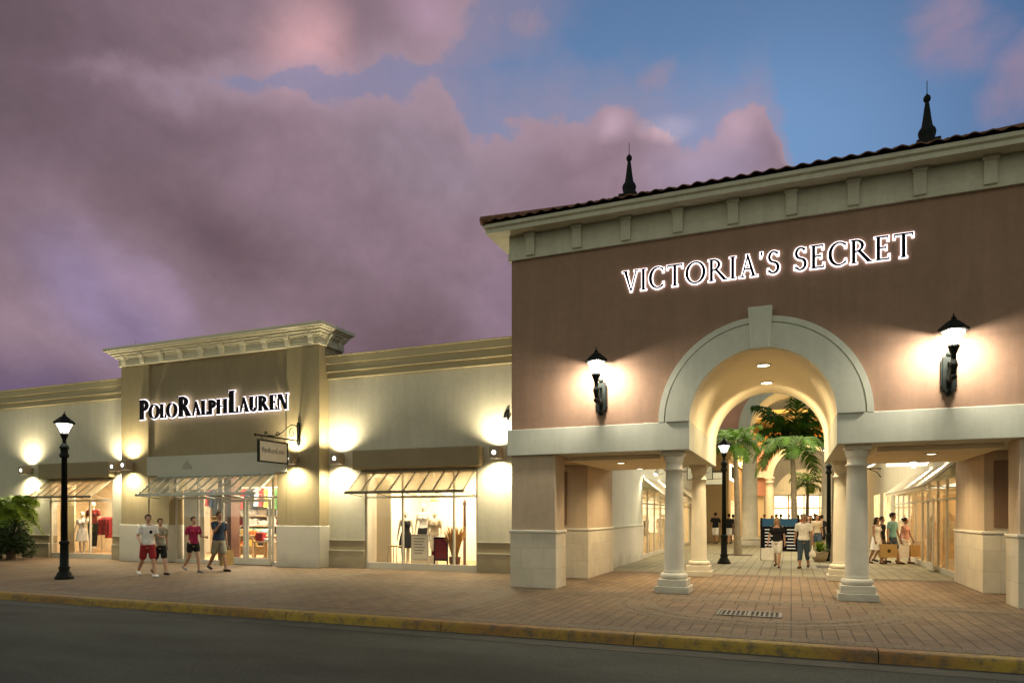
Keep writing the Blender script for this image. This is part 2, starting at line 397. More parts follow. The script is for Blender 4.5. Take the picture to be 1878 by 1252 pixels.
    def caps(s, pts, rs, n=10):
        """limb: tube with rounded ends"""
        pts = [Vector(p) for p in pts]
        d0 = (pts[0]-pts[1]).normalized(); d1 = (pts[-1]-pts[-2]).normalized()
        P = [pts[0]+d0*rs[0]*.9, pts[0]+d0*rs[0]*.55]+pts+[pts[-1]+d1*rs[-1]*.55, pts[-1]+d1*rs[-1]*.9]
        R = [rs[0]*.3, rs[0]*.8]+list(rs)+[rs[-1]*.8, rs[-1]*.3]
        return s.tube(P, R, n)
    def quad(s, a, b, c, d, smooth=False): return s.add([a, b, c, d], [(0, 1, 2, 3)], smooth)
    def mesh(s, name, off=Vector((0, 0, 0))):
        me = bpy.data.meshes.new(name)
        me.from_pydata([(v[0]-off[0], v[1]-off[1], v[2]-off[2]) for v in s.v], [], s.f)
        me.polygons.foreach_set('use_smooth', s.sm)
        me.update()
        return me
    def build(s, name, mat, parent=None, bevel=0, label=None, loc=None):
        off = wloc(parent) if parent is not None else Vector((0, 0, 0))
        me = s.mesh(name, off)
        o = bpy.data.objects.new(name, me); COL.objects.link(o)
        if mat is not None: me.materials.append(mat)
        if parent is not None: o.parent = parent
        if bevel:
            b = o.modifiers.new('bevel', 'BEVEL'); b.width = bevel; b.segments = 2; b.limit_method = 'ANGLE'; b.angle_limit = rad(50)
        if label: o['label'] = label
        return o

def boxes(lst, name, mat, parent, bevel=0):
    return [MB().box(*b).build(name, mat, parent, bevel=bevel) for b in lst]

def thing(name, label, cat, loc=(0, 0, 0), rz=0, group=None):
    o = bpy.data.objects.new(name, None); COL.objects.link(o)
    o.empty_display_size = .2
    o.location = loc; o.rotation_euler = (0, 0, rz)
    o['label'] = label; o['category'] = cat
    if group: o['group'] = group
    return o
def tag(o, label, cat, group=None):
    o['label'] = label; o['category'] = cat
    if group: o['group'] = group
    return o
def struct(o): o['kind'] = 'structure'; return o
def copy_tree(o, parent=None):
    c = o.copy(); COL.objects.link(c)
    if parent is not None: c.parent = parent
    for ch in list(o.children): copy_tree(ch, c)
    return c
def light(typ, name, loc, energy, col, parent=None, **kw):
    l = bpy.data.lights.new(name, typ); l.energy = energy; l.color = col
    rot = kw.pop('rot', (0, 0, 0))
    for k, v in kw.items(): setattr(l, k, v)
    o = bpy.data.objects.new(name, l); COL.objects.link(o)
    if parent is not None: o.parent = parent
    o.location = loc; o.rotation_euler = rot
    return o
WARM = (1, .78, .45); WARM2 = (1, .86, .60); YEL = (1, .84, .42)

# ------------------------------------------------------------------ camera
cam = bpy.data.cameras.new('camera'); co = bpy.data.objects.new('camera', cam); COL.objects.link(co)
cam.sensor_width = 36; cam.lens = 24; cam.shift_y = (944-626)/1878; cam.clip_end = 3000; cam.clip_start = .05
TH = rad(22.24)
co.location = (0, 0, 1.68); co.rotation_euler = (PI/2, 0, TH)
sc.camera = co

# ------------------------------------------------------------------ dusk sky: clear blue gradient, cloud banks, afterglow
def build_world():
    w = bpy.data.worlds.new('World'); sc.world = w; w.use_nodes = True
    nt = w.node_tree; nt.nodes.clear(); lk = nt.links
    out = N(nt, 'ShaderNodeOutputWorld'); bg = N(nt, 'ShaderNodeBackground', ins={1: 1.0})
    lk.new(bg.outputs[0], out.inputs[0])
    tc = N(nt, 'ShaderNodeTexCoord')
    d = tc.outputs['Generated']
    sx = N(nt, 'ShaderNodeSeparateXYZ'); lk.new(d, sx.inputs[0])
    def math_(op, a, b=None, c=None):
        n = N(nt, 'ShaderNodeMath', operation=op)
        for i, v in enumerate((a, b, c)):
            if v is None: continue
            if isinstance(v, (int, float)): n.inputs[i].default_value = v
            else: lk.new(v, n.inputs[i])
        return n.outputs[0]
    az = math_('ARCTAN2', sx.outputs[0], sx.outputs[1])
    hyp = math_('SQRT', math_('ADD', math_('MULTIPLY', sx.outputs[0], sx.outputs[0]), math_('MULTIPLY', sx.outputs[1], sx.outputs[1])))
    el = math_('ARCTAN2', sx.outputs[2], hyp)
    ae = N(nt, 'ShaderNodeCombineXYZ'); lk.new(az, ae.inputs[0]); lk.new(el, ae.inputs[1])
    def noise(scale, detail, rough, off=(0, 0, 0), stretch=(1, 1, 1), dist=0):
        mp = N(nt, 'ShaderNodeMapping', ins={'Location': off, 'Scale': stretch}); lk.new(d, mp.inputs[0])
        n = N(nt, 'ShaderNodeTexNoise', ins={'Scale': scale, 'Detail': detail, 'Roughness': rough, 'Distortion': dist}); lk.new(mp.outputs[0], n.inputs['Vector'])
        return n
    wn = noise(3.2, 5, .55, (4, 2, 0))
    wsub = N(nt, 'ShaderNodeVectorMath', operation='SUBTRACT'); lk.new(wn.outputs['Color'], wsub.inputs[0]); wsub.inputs[1].default_value = (.5, .5, .5)
    wsc = N(nt, 'ShaderNodeVectorMath', operation='SCALE', ins={'Scale': .14}); lk.new(wsub.outputs[0], wsc.inputs[0])
    wad = N(nt, 'ShaderNodeVectorMath', operation='ADD'); lk.new(ae.outputs[0], wad.inputs[0]); lk.new(wsc.outputs[0], wad.inputs[1])
    def blob(a, e, ra, re, rot=0, inner=0.0, src=None):
        """soft elliptical patch at azimuth a, elevation e (degrees)"""
        mp = N(nt, 'ShaderNodeMapping', vector_type='TEXTURE', ins={'Location': (rad(a), rad(e), 0), 'Rotation': (0, 0, rad(rot)), 'Scale': (rad(ra), rad(re), 1)})
        lk.new(src or wad.outputs[0], mp.inputs[0])
        sep = N(nt, 'ShaderNodeSeparateXYZ'); lk.new(mp.outputs[0], sep.inputs[0])
        cb = N(nt, 'ShaderNodeCombineXYZ'); lk.new(sep.outputs[0], cb.inputs[0]); lk.new(sep.outputs[1], cb.inputs[1])
        ln = N(nt, 'ShaderNodeVectorMath', operation='LENGTH'); lk.new(cb.outputs[0], ln.inputs[0])
        mr = N(nt, 'ShaderNodeMapRange', interpolation_type='SMOOTHSTEP', ins={1: inner, 2: 1, 3: 1, 4: 0}); lk.new(ln.outputs['Value'], mr.inputs[0])
        return mr.outputs[0]
    def mixc(a, b, f):
        m = N(nt, 'ShaderNodeMix', data_type='RGBA')
        for s, v in (('A', a), ('B', b)):
            if isinstance(v, tuple): m.inputs[s].default_value = v
            else: lk.new(v, m.inputs[s])
        if isinstance(f, (int, float)): m.inputs['Factor'].default_value = f
        else: lk.new(f, m.inputs['Factor'])
        return m.outputs['Result']
    # clear sky
    def ramp(x, a, b): 
        mr = N(nt, 'ShaderNodeMapRange', interpolation_type='SMOOTHSTEP', ins={1: a, 2: b, 3: 0, 4: 1}); lk.new(x, mr.inputs[0]); return mr.outputs[0]
    blue = mixc(lin(118, 152, 194), lin(82, 112, 154), ramp(el, rad(20), rad(44)))
    blue = mixc(blue, lin(64, 94, 138), math_('MULTIPLY', ramp(az, rad(-2), rad(22)), .8))
    blue = mixc(blue, lin(120, 158, 206), math_('MULTIPLY', blob(-2, 27, 18, 9), .5))
    blue = mixc(blue, lin(128, 130, 166), math_('MULTIPLY', ramp(math_('MULTIPLY', az, -1.0), rad(17), rad(36)), .75))
    # cover: positive where cloud stands
    fine = noise(7, 10, .6, (1.3, 0, 2), (1, 1, 1.25), .3)
    puff = noise(16, 8, .58, (0, 7, 1), (1, 1, 1.1))
    # upper edge of the lower cumulus bank as elevation over azimuth, and the right edge of the high deck as azimuth over elevation
    wf = N(nt, 'ShaderNodeVectorMath', operation='SCALE', ins={'Scale': .085}); wn2 = noise(9, 6, .6, (2, 6, 3))
    ws2 = N(nt, 'ShaderNodeVectorMath', operation='SUBTRACT'); lk.new(wn2.outputs['Color'], ws2.inputs[0]); ws2.inputs[1].default_value = (.5, .5, .5)
    lk.new(ws2.outputs[0], wf.inputs[0])
    wa2 = N(nt, 'ShaderNodeVectorMath', operation='ADD'); lk.new(ae.outputs[0], wa2.inputs[0]); lk.new(wf.outputs[0], wa2.inputs[1])
    s2 = N(nt, 'ShaderNodeSeparateXYZ'); lk.new(wa2.outputs[0], s2.inputs[0]); az2, el2 = s2.outputs[0], s2.outputs[1]
    def curve(x, lo, hi, pts, vlo, vhi):
        nrm = N(nt, 'ShaderNodeMapRange', ins={1: rad(lo), 2: rad(hi)}); lk.new(x, nrm.inputs[0])
        fc = N(nt, 'ShaderNodeFloatCurve'); c = fc.mapping.curves[0]; fc.mapping.extend = 'HORIZONTAL'
        P = [((a-lo)/(hi-lo), (v-vlo)/(vhi-vlo)) for a, v in pts]
        while len(c.points) < len(P): c.points.new(.5, .5)
        for p, q in zip(c.points, P): p.location = q; p.handle_type = 'AUTO_CLAMPED'
        fc.mapping.update(); lk.new(nrm.outputs[0], fc.inputs['Value'])
        o = N(nt, 'ShaderNodeMapRange', ins={3: rad(vlo), 4: rad(vhi)}); lk.new(fc.outputs[0], o.inputs[0]); return o.outputs[0]
    h_line = curve(az2, -90, 60, [(-90, 31), (-43.6, 30.6), (-39, 31), (-32, 32), (-27, 31.6), (-24.5, 29.6), (-19.5, 30.2), (-16.7, 29.2), (-13.1, 30.4), (-10.4, 29.6), (-7, 28.4), (-4.9, 28.6), (-3.0, 29.6), (-1.2, 27.6), (-.5, 25), (1, 17), (6, 8), (60, 5)], 0, 45)
    d_line = curve(el2, 20, 80, [(20, -60), (29, -48), (31, -42), (33, -33), (35, -26.5), (37, -25.3), (45, -24), (80, -22)], -90, 0)
    up_ = math_('DIVIDE', math_('SUBTRACT', el2, h_line), rad(2.4)); rt_ = math_('DIVIDE', math_('SUBTRACT', az2, d_line), rad(6.5))
    gapv = math_('MINIMUM', up_, rt_)          # >0 in the clear part
    patch = math_('MAXIMUM', blob(11.0, 31.0, 6.5, 4.2, -28, .0), blob(14.0, 27.6, 3.6, 4.6, -20, .0))
    patch = math_('MAXIMUM', patch, math_('MULTIPLY', blob(-10.2, 32.4, 3.6, 2.2, 25, .0), .85))
    patch = math_('MAXIMUM', patch, math_('MULTIPLY', blob(-22, 36, 6, 3, 10, .0), .8))
    patch = math_('MAXIMUM', patch, math_('MULTIPLY', blob(-12, 31, 6, 2.5, -10, .0), .6))
    gcap = math_('MULTIPLY_ADD', ramp(az, rad(-39), rad(-26)), 2.05, .55)
    cov = math_('SUBTRACT', .5, math_('MINIMUM', gapv, gcap))
    nz = math_('ADD', math_('MULTIPLY', math_('SUBTRACT', fine.outputs['Fac'], .5), 2.2), math_('MULTIPLY', math_('SUBTRACT', puff.outputs['Fac'], .5), 1.3))
    cov = math_('ADD', cov, nz)
    wisp = noise(9, 10, .66, (5, 1, 3), (1, 1, 1.5), .5)
    pc = math_('ADD', patch, math_('ADD', math_('MULTIPLY', math_('SUBTRACT', wisp.outputs['Fac'], .5), 1.5), math_('MULTIPLY', math_('SUBTRACT', fine.outputs['Fac'], .5), 1.4)))
    mask = math_('MAXIMUM', ramp(cov, .2, .85), math_('MULTIPLY', ramp(pc, .18, 1.25), .85))
    veil = math_('MULTIPLY', ramp(math_('ADD', cov, math_('MULTIPLY', wisp.outputs['Fac'], 1.2)), -1.0, 1.2), .45)
    mask = math_('MAXIMUM', mask, veil)
    # cloud body: banks of different darkness, pink where the afterglow still reaches
    body = lin(139, 117, 128)
    def lay(c, f, k=1.0):
        nonlocal body
        body = mixc(body, c, math_('MULTIPLY', f, k) if k != 1 else f)
    lay(lin(108, 90, 99), blob(-57, 28, 16, 12, 10), 1.0)
    lay(lin(94, 78, 86), blob(-60, 32, 12, 8, 0), .8)
    lay(lin(118, 98, 108), blob(-50, 26, 12, 7, 0), .7)
    lay(lin(150, 132, 146), blob(-29, 27.5, 13, 5.5, -4, .1), .85)
    lay(lin(110, 89, 97), blob(-45, 19, 13, 5.5, -18, .0), .9)
    lay(lin(116, 94, 102), blob(-31, 14.5, 13, 6, -8, .1), .85)
    lay(lin(140, 122, 150), blob(-53, 14.5, 8.5, 5.0, -28, .2), 1.0)
    lay(lin(160, 136, 158), blob(-50.5, 15.4, 6.5, 2.2, -34, .0), .8)
    lay(lin(98, 82, 108), blob(-57, 7, 13, 5.5, -10, .1), .95)
    lay(lin(206, 160, 166), blob(-40.2, 33.2, 5.6, 4.4, 20, .0), 1.0)
    lay(lin(168, 138, 158), blob(-29.5, 35.6, 5.5, 3, -10, .0), .9)
    lay(lin(158, 142, 166), blob(-5.5, 25.5, 7, 5, 0, .1), .95)
    lay(lin(226, 190, 194), blob(-8.6, 28.6, 2.6, 1.5, -15, .1), 1.0)
    lay(lin(196, 166, 182), blob(-12.6, 29.4, 2.2, 1.7, 0, .0), .8)
    lay(lin(186, 156, 172), blob(-3.0, 28.2, 2.6, 2.6, 0, .0), .8)
    lay(lin(146, 122, 140), blob(-21, 18, 7, 8, 0, .1), .8)
    lay(lin(112, 104, 142), blob(12, 29.5, 11, 6.5, 0, .1), .95)
    big = noise(3.4, 9, .62, (3, 5, 1), (1, 1, 1.15), .25)
    sh = N(nt, 'ShaderNodeMapRange', ins={1: .32, 2: .68, 3: .88, 4: 1.16}); lk.new(big.outputs['Fac'], sh.inputs[0])
    sh2 = N(nt, 'ShaderNodeMapRange', ins={1: .3, 2: .7, 3: .86, 4: 1.14}); lk.new(fine.outputs['Fac'], sh2.inputs[0])
    scl = N(nt, 'ShaderNodeVectorMath', operation='SCALE'); lk.new(body, scl.inputs[0]); sh3 = N(nt, 'ShaderNodeMapRange', ins={1: .32, 2: .68, 3: .93, 4: 1.08}); lk.new(puff.outputs['Fac'], sh3.inputs[0]); lk.new(math_('MULTIPLY', sh3.outputs[0], math_('MULTIPLY', sh.outputs[0], sh2.outputs[0])), scl.inputs['Scale'])
    # rim: thin cloud edges pick up the sky
    rim = math_('MULTIPLY', math_('SUBTRACT', 1.0, ramp(cov, .6, 1.9)), .5)
    body2 = mixc(scl.outputs[0], lin(182, 156, 172), rim)
    sky = mixc(blue, body2, mask)
    # the half of the sky behind the photographer: pale grey-green dusk with the last glow low down
    back = mixc(lin(203, 203, 178), lin(140, 145, 140), ramp(el, rad(4), rad(60)))
    sky = mixc(back, sky, ramp(sx.outputs[1], -.25, .35))
    lp = sky
    lk.new(lp, bg.inputs[0])
build_world()
# ------------------------------------------------------------------ ground, road, pavement, kerb
KY = 9.68          # kerb line
def slab(name, x0, x1, y0, y1, z, mat):
    return struct(MB().quad((x0, y0, z), (x1, y0, z), (x1, y1, z), (x0, y1, z)).build(name, mat))
slab('ground', -600, 600, -600, 900, -.20, M['ground'])
slab('road', -120, 120, -14, KY-.1, -.15, M['asphalt'])
slab('pavement', -120, 60, KY, 20.30, 0.0, M['pav'])
slab('promenade_floor', -5.3, 4.2, 20.30, 90, 0.0, M['pav_in'])
slab('building_floor', -60, -5.3, 20.30, 60, -.01, M['ground'])
slab('building_floor', 4.2, 40, 20.30, 60, -.01, M['ground'])
k = MB()
x = -60.0
prof = [(KY-.17, -.15), (KY-.155, -.04), (KY-.13, -.008), (KY-.10, .003), (KY+.06, .004), (KY+.06, -.15)]
while x < 40:
    L = 3.05
    k.prism_x(prof, x+.006, x+L-.006); x += L
struct(k.build('kerb', M['kerb']))
slab('gutter', -60, 40, KY-.62, KY-.16, -.146, pmat('gutter_concrete', (.078, .076, .056, 1), var=.25, scale=1.5, bump=.3, bscale=40))
# pale bands set into the pavers
for (a, b, c, d_) in ((-60, 40, KY+.10, KY+.42), (-5.8, -5.45, KY+.42, 13.95), (-11.6, -11.25, KY+.42, 17.4), (-17.2, -16.85, KY+.42, 17.4),
                      (-6.1, 4.9, 13.98, 14.33), (-4.9, 3.8, 20.0, 20.29), (4.3, 4.65, KY+.42, 13.95)):
    slab('paving_band', a, b, c, d_, .004, M['pav_band'])
def arc_band(r0, r1, mat, z):
    m = MB(); n = 48; cx, cy = -.58, 13.55
    for i in range(n):
        a, b = PI+PI*i/n, PI+PI*(i+1)/n
        m.quad((cx+r0*cos(a), cy+r0*sin(a)*1.05, z), (cx+r1*cos(a), cy+r1*sin(a)*1.05, z), (cx+r1*cos(b), cy+r1*sin(b)*1.05, z), (cx+r0*cos(b), cy+r0*sin(b)*1.05, z))
    struct(m.build('paving_arc', mat))
arc_band(1.86, 2.10, M['pav_band'], .004); arc_band(2.22, 2.42, M['pav_band'], .004)
arc_band(2.52, 2.62, M['pav_band'], .004)
struct(MB().add([(-.58+1.86*cos(PI+PI*i/40), 13.55+1.86*1.05*sin(PI+PI*i/40), .004) for i in range(41)], [tuple(range(41))]).build('paving_apron', brickmat('apron_pavers', (.195, .128, .080, 1), (.15, .100, .063, 1), (.045, .033, .021, 1), .55, .30, rot=rad(90), ms=.012, var=.22, bump=.35)))
# drain in the apron
dr = thing('drain_grate', 'slotted metal drain grate set in the pavers in front of the archway', 'drain', (-.66, 12.22, .006))
MB().quad((-1.16, 11.93, .009), (-.16, 11.93, .009), (-.16, 12.51, .009), (-1.16, 12.51, .009)).build('pit', M['drain_dark'], dr)
g = MB()
for i in range(13):
    xx = -1.12+i*.077; g.box(xx, xx+.03, 11.98, 12.46, .012, .018)
g.build('bars', M['grate'], dr)
g = MB(); g.box(-1.17, -.15, 11.91, 11.97, .010, .019); g.box(-1.17, -.15, 12.47, 12.53, .010, .019); g.box(-1.18, -1.14, 11.97, 12.47, .010, .019); g.box(-.18, -.14, 11.97, 12.47, .010, .019); g.box(-.68, -.64, 11.97, 12.47, .010, .0195)
g.build('rim', M['grate'], dr)
# ------------------------------------------------------------------ letters cut from strokes (cap height 1)
def G_arc(cx, cy, rx, ry, tx, ty, a0, a1, n=14, dx=0):
    o = []; i_ = []
    for k in range(n+1):
        a = rad(a0+(a1-a0)*k/n)
        o.append((cx+rx*cos(a), cy+ry*sin(a))); i_.append((cx+dx+(rx-tx)*cos(a), cy+(ry-ty)*sin(a)))
    return [[o[k], o[k+1], i_[k+1], i_[k]] for k in range(n)]
def R_(x0, y0, x1, y1): return [(x0, y0), (x1, y0), (x1, y1), (x0, y1)]
def glyph(ch, st=.13, th=.055, sf=.036, w=1.0):
    """returns (strokes, advance); st thick stroke, th thin stroke, sf serif thickness"""
    e = .065
    def stem(x, y0=0, y1=1, b=True, t=True, s=st):
        p = [R_(x, y0, x+s, y1)]
        if b: p.append(R_(x-e, y0, x+s+e, y0+sf))
        if t: p.append(R_(x-e, y1-sf, x+s+e, y1))
        return p
    if ch == 'I': P = stem(e); A = st+2*e
    elif ch == 'V':
        P = [[(.05, 1), (.05+st*1.08, 1), (.46, 0), (.40, 0)], [(.68, 1), (.68+th*1.1, 1), (.46, 0), (.40, 0)], R_(-.02, 1-sf, .12+st, 1), R_(.59, 1-sf, .83, 1)]; A = .80
    elif ch == 'C':
        P = G_arc(.46, .5, .46, .515, st*.96, th, 48, 312, 22, dx=.02)+[R_(.725, .72, .765, .93), R_(.725, .07, .765, .27)]; A = .80
    elif ch == 'T':
        c = .39; P = stem(c-st/2, t=False)+[R_(0, 1-th, 2*c, 1), [(0, 1), (0, .80), (.03, .80), (.07, 1)], [(2*c, 1), (2*c, .80), (2*c-.03, .80), (2*c-.07, 1)]]; A = .78
    elif ch == 'O':
        P = G_arc(.5, .5, .5, .515, st, th, 0, 360, 32); A = 1.0
    elif ch in 'RP':
        b = .27 if ch == 'R' else .29
        P = stem(e)+G_arc(e+st*.9, 1-b, .38, b, st*.95, th, -90, 90, 14)
        if ch == 'R': P += [[(.30, .5), (.30+st, .5), (.90, 0), (.90-st*1.25, 0)], R_(.84-st, 0, .93, sf)]; A = .88
        else: A = .68
    elif ch == 'A':
        P = [[(.40, 1), (.40+th*1.1, 1), (.13+th, 0), (.13, 0)], [(.36, 1), (.46, 1), (.70+st*.55, 0), (.70-st*.45, 0)], R_(.22, .32, .62, .32+th), R_(.02, 0, .28, sf), R_(.60-st*.3, 0, .84+st*.3, sf)]; A = .84
    elif ch == 'S':
        P = G_arc(.29, .745, .25, .27, st*.85, th, 28, 90, 6)+G_arc(.29, .745, .26, .27, st*.9, th*1.3, 90, 275, 16)+G_arc(.29, .262, .28, .277, st*.95, th*1.3, 95, -90, 16)+G_arc(.29, .262, .28, .277, st*.8, th, -90, -152, 6)+[R_(.475, .78, .51, .95), R_(.03, .05, .065, .24)]; A = .58
    elif ch == 'E':
        P = stem(e)+[R_(e, 1-th, .56, 1), R_(e+st*.5, .485, .47, .485+th), R_(e, 0, .60, th), [(.56, 1), (.56, .79), (.53, .79), (.50, 1)], R_(.445, .41, .475, .61), [(.60, 0), (.60, .22), (.57, .22), (.53, 0)]]; A = .63
    elif ch == 'L':
        P = stem(e)+[R_(e, 0, .58, th), [(.58, 0), (.58, .26), (.55, .26), (.48, 0)]]; A = .60
    elif ch == 'H':
        g_ = .33+st; P = stem(e)+stem(e+g_)+[R_(e+st, .49, e+g_, .49+th)]; A = g_+st+2*e
    elif ch == 'U':
        P = stem(e, .25, 1, b=False)+[R_(e+.50, .25, e+.50+th, 1), R_(e+.44, 1-sf, e+.56+th, 1)]+G_arc(e+.25+th/2, .27, .25+th/2, .285, st*.8, th*1.3, 180, 360, 14); A = .50+th+2*e
    elif ch == 'N':
        P = [R_(e, 0, e+th, 1), R_(0, 0, e+th+e, sf), R_(-.02, 1-sf, e+st*.6, 1), [(e-.02, 1), (e-.02+st*1.1, 1), (e+.62+th, -.01), (e+.60-st*.4, -.01)], R_(e+.60, 0, e+.60+th, 1), R_(e+.53, 1-sf, e+.67+th, 1)]; A = .60+th+2*e
    elif ch == "'":
        P = [[(.03, 1.02), (.13, 1.02), (.13, .93), (.06, .76), (.03, .77), (.07, .90), (.03, .90)]]; A = .20
    else: P = []; A = .35
    return [[(x*w, y) for x, y in p] for p in P], A*w
def area2(p): return sum(p[i][0]*p[(i+1) % len(p)][1]-p[(i+1) % len(p)][0]*p[i][1] for i in range(len(p)))
def inflate(p, d):
    if area2(p) < 0: p = p[::-1]
    n = len(p); o = []
    for i in range(n):
        a, b, c = Vector(p[i-1]), Vector(p[i]), Vector(p[(i+1) % n])
        e1 = (b-a); e2 = (c-b)
        if e1.length < 1e-6 or e2.length < 1e-6: o.append(p[i]); continue
        n1 = Vector((e1.y, -e1.x)).normalized(); n2 = Vector((e2.y, -e2.x)).normalized()
        m = n1+n2
        m = m/max(m.length_squared*.5, .35) if m.length > .1 else n1
        o.append((b.x+m.x*d, b.y+m.y*d))
    return o
def letters(parent, items, x0, z0, y, depth, mat, halo, hd, st, th, sf):
    """items: (char, cap height, width factor, advance tweak, baseline shift). Each letter a part, its lit back a sub-part"""
    x = x0
    for ch, H, wf, tw, dz in items:
        P, A = glyph(ch, st, th, sf, wf)
        if P:
            m = MB(); hb = MB()
            for q, p in enumerate(P):
                pp = [(x+a*H, z0+dz+b*H) for a, b in p]
                m.prism(pp, y-depth-.0004*q, y-.03)
                if halo: hb.prism(inflate(pp, hd), y-.026-.0003*q, y-.018)
            lo = m.build('letter', mat, parent)
            if halo: hb.build('back_light', halo, lo)
        x += A*H+tw
    return x

# ------------------------------------------------------------------ gateway building
CX = -.58; GX0, GX1 = -6.06, 4.90; GF, GB = 14.80, 20.20; ZB, ZS, ZW = 3.06, 3.66, 7.60
RI, RO = 1.42, 2.05
gate = thing('gateway_building', 'terracotta gateway building with a round arch, cream cornice and clay tile roof', 'building', (CX, 17.5, 0))
def arcpts(r, n=40, z=ZS, cx=CX): return [(cx+r*cos(PI*i/n), z+r*sin(PI*i/n)) for i in range(n+1)]
def arch_wall(mb, x0, x1, z0, z1, r, y0, y1, cx, zs, n=40):
    """wall with a round hole, laid as strips so that every face stays convex"""
    pts = [(cx-r*cos(PI*i/n), zs+r*sin(PI*i/n)) for i in range(n+1)]
    mb.prism([(x0, z0), (pts[0][0], z0), (pts[0][0], z1), (x0, z1)], y0, y1)
    mb.prism([(pts[-1][0], z0), (x1, z0), (x1, z1), (pts[-1][0], z1)], y0, y1)
    for i in range(n):
        (xa, za), (xb, zb) = pts[i], pts[i+1]
        mb.add([(xa, y0, za), (xb, y0, zb), (xb, y0, z1), (xa, y0, z1), (xa, y1, za), (xb, y1, zb), (xb, y1, z1), (xa, y1, z1)],
               [(0, 1, 2, 3), (5, 4, 7, 6), (3, 2, 6, 7), (1, 0, 4, 5)])
m = MB(); arch_wall(m, GX0, GX1, ZS, ZW, RI, GF, GF+.35, CX, ZS); m.build('front_wall', M['terracotta'], gate)
m = MB(); arch_wall(m, GX0, GX1, ZS, ZW, RI, GB-.35, GB, CX, ZS); m.box(GX0, GX0+.3, GF+.35, GB-.35, ZS, ZW); m.box(GX1-.3, GX1, GF+.35, GB-.35, ZS, ZW)
m.build('rear_wall', M['terracotta'], gate)
m = MB(); n = 48; p0 = arcpts(RI-.012, n); p1 = arcpts(RI+.05, n)
for i in range(n):
    (xa, za), (xb, zb) = p0[i], p0[i+1]
    m.add([(xa, GF-.02, za), (xb, GF-.02, zb), (xb, GB+.02, zb), (xa, GB+.02, za)], [(3, 2, 1, 0)], True)
m.build('vault', M['vault'], gate)
for s in (-1, 1):     # impost beams over the side passages: belt course in front, soffit below
    xa, xb = (GX0-.08, CX-RI+.014) if s < 0 else (CX+RI-.014, GX1+.08)
    MB().box(xa, xb, GF-.09, GB+.06, ZB, ZS).build('belt_course', M['cream'], gate, bevel=.012)
    # sunk ceiling coffer read as a darker soffit strip
    sx0, sx1 = (-4.9, -2.75) if s < 0 else (1.6, 3.75)
    MB().box(sx0, sx1, 15.6, 19.2, ZB-.10, ZB-.003).build('ceiling_panel', M['vault'], gate, bevel=.01)
# archivolt: main ring, thin outer roll, keystone
def ring(mb, r0, r1, y0, y1, n=48, a0=0, a1=PI, cx=CX, zs=ZS):
    for i in range(n):
        a, b = a0+(a1-a0)*i/n, a0+(a1-a0)*(i+1)/n
        q = [(cx+r0*cos(a), zs+r0*sin(a)), (cx+r1*cos(a), zs+r1*sin(a)), (cx+r1*cos(b), zs+r1*sin(b)), (cx+r0*cos(b), zs+r0*sin(b))]
        vs = [(x, y0, z) for x, z in q]+[(x, y1, z) for x, z in q]
        f = [(0, 1, 2, 3), (1, 5, 6, 2), (4, 0, 3, 7)]
        if i == 0 and a1-a0 < 6: f.append((0, 4, 5, 1))
        if i == n-1 and a1-a0 < 6: f.append((3, 2, 6, 7))
        mb.add(vs, f)
av = MB(); ring(av, RI-.012, 1.90, GF-.13, GF+.02); o_av = av.build('archivolt', M['cream'], gate)
r2 = MB(); ring(r2, 1.90, 1.935, GF-.05, GF+.01); ring(r2, 1.935, RO, GF-.095, GF+.01); r2.build('outer_moulding', M['cream'], o_av)
av = MB(); ring(av, RI-.012, 1.90, GB-.02, GB+.10); av.build('rear_archivolt', M['cream'], gate)
MB().prism([(CX-.165, ZS+1.38), (CX+.165, ZS+1.38), (CX+.235, ZS+2.22), (CX-.235, ZS+2.22)], GF-.21, GF+.01).build('keystone', M['cream'], gate, bevel=.015)
# piers
def pier(x0, x1, y0, y1, mat, sunk=None):
    up = MB().box(x0, x1, y0, y1, 1.33, ZB).build('pier', mat, gate, bevel=.01)
    MB().box(x0-.03, x1+.03, y0-.03, y1+.03, 0, 1.27).build('plinth', M['stone'], up, bevel=.012)
    c = MB().box(x0-.055, x1+.055, y0-.055, y1+.055, 1.27, 1.335).build('plinth_cap', M['cream_dirty'], up, bevel=.018)
    return up
pier(-6.06, -4.99, 14.80, 15.50, M['pier_tan']); pier(3.80, 4.90, 14.80, 15.50, M['pier_tan'])
for x0, x1 in ((-6.95, -4.98), (3.84, 6.5)):
    u = pier(x0, x1, 17.45, 20.15, M['pier_tan'])
    a, b = (-6.6, -5.55) if x0 < 0 else (4.02, 5.4)
    MB().box(a, b, 17.425, 17.45, 1.42, 2.85).build('shade_panel', M['brown'], u)  # flat brown sheet: shade on the upper pier face put into its colour
MB().box(-6.04, -5.0, 15.52, 17.4, ZB-.06, ZB).build('walkway_ceiling', M['pier_tan'], gate)
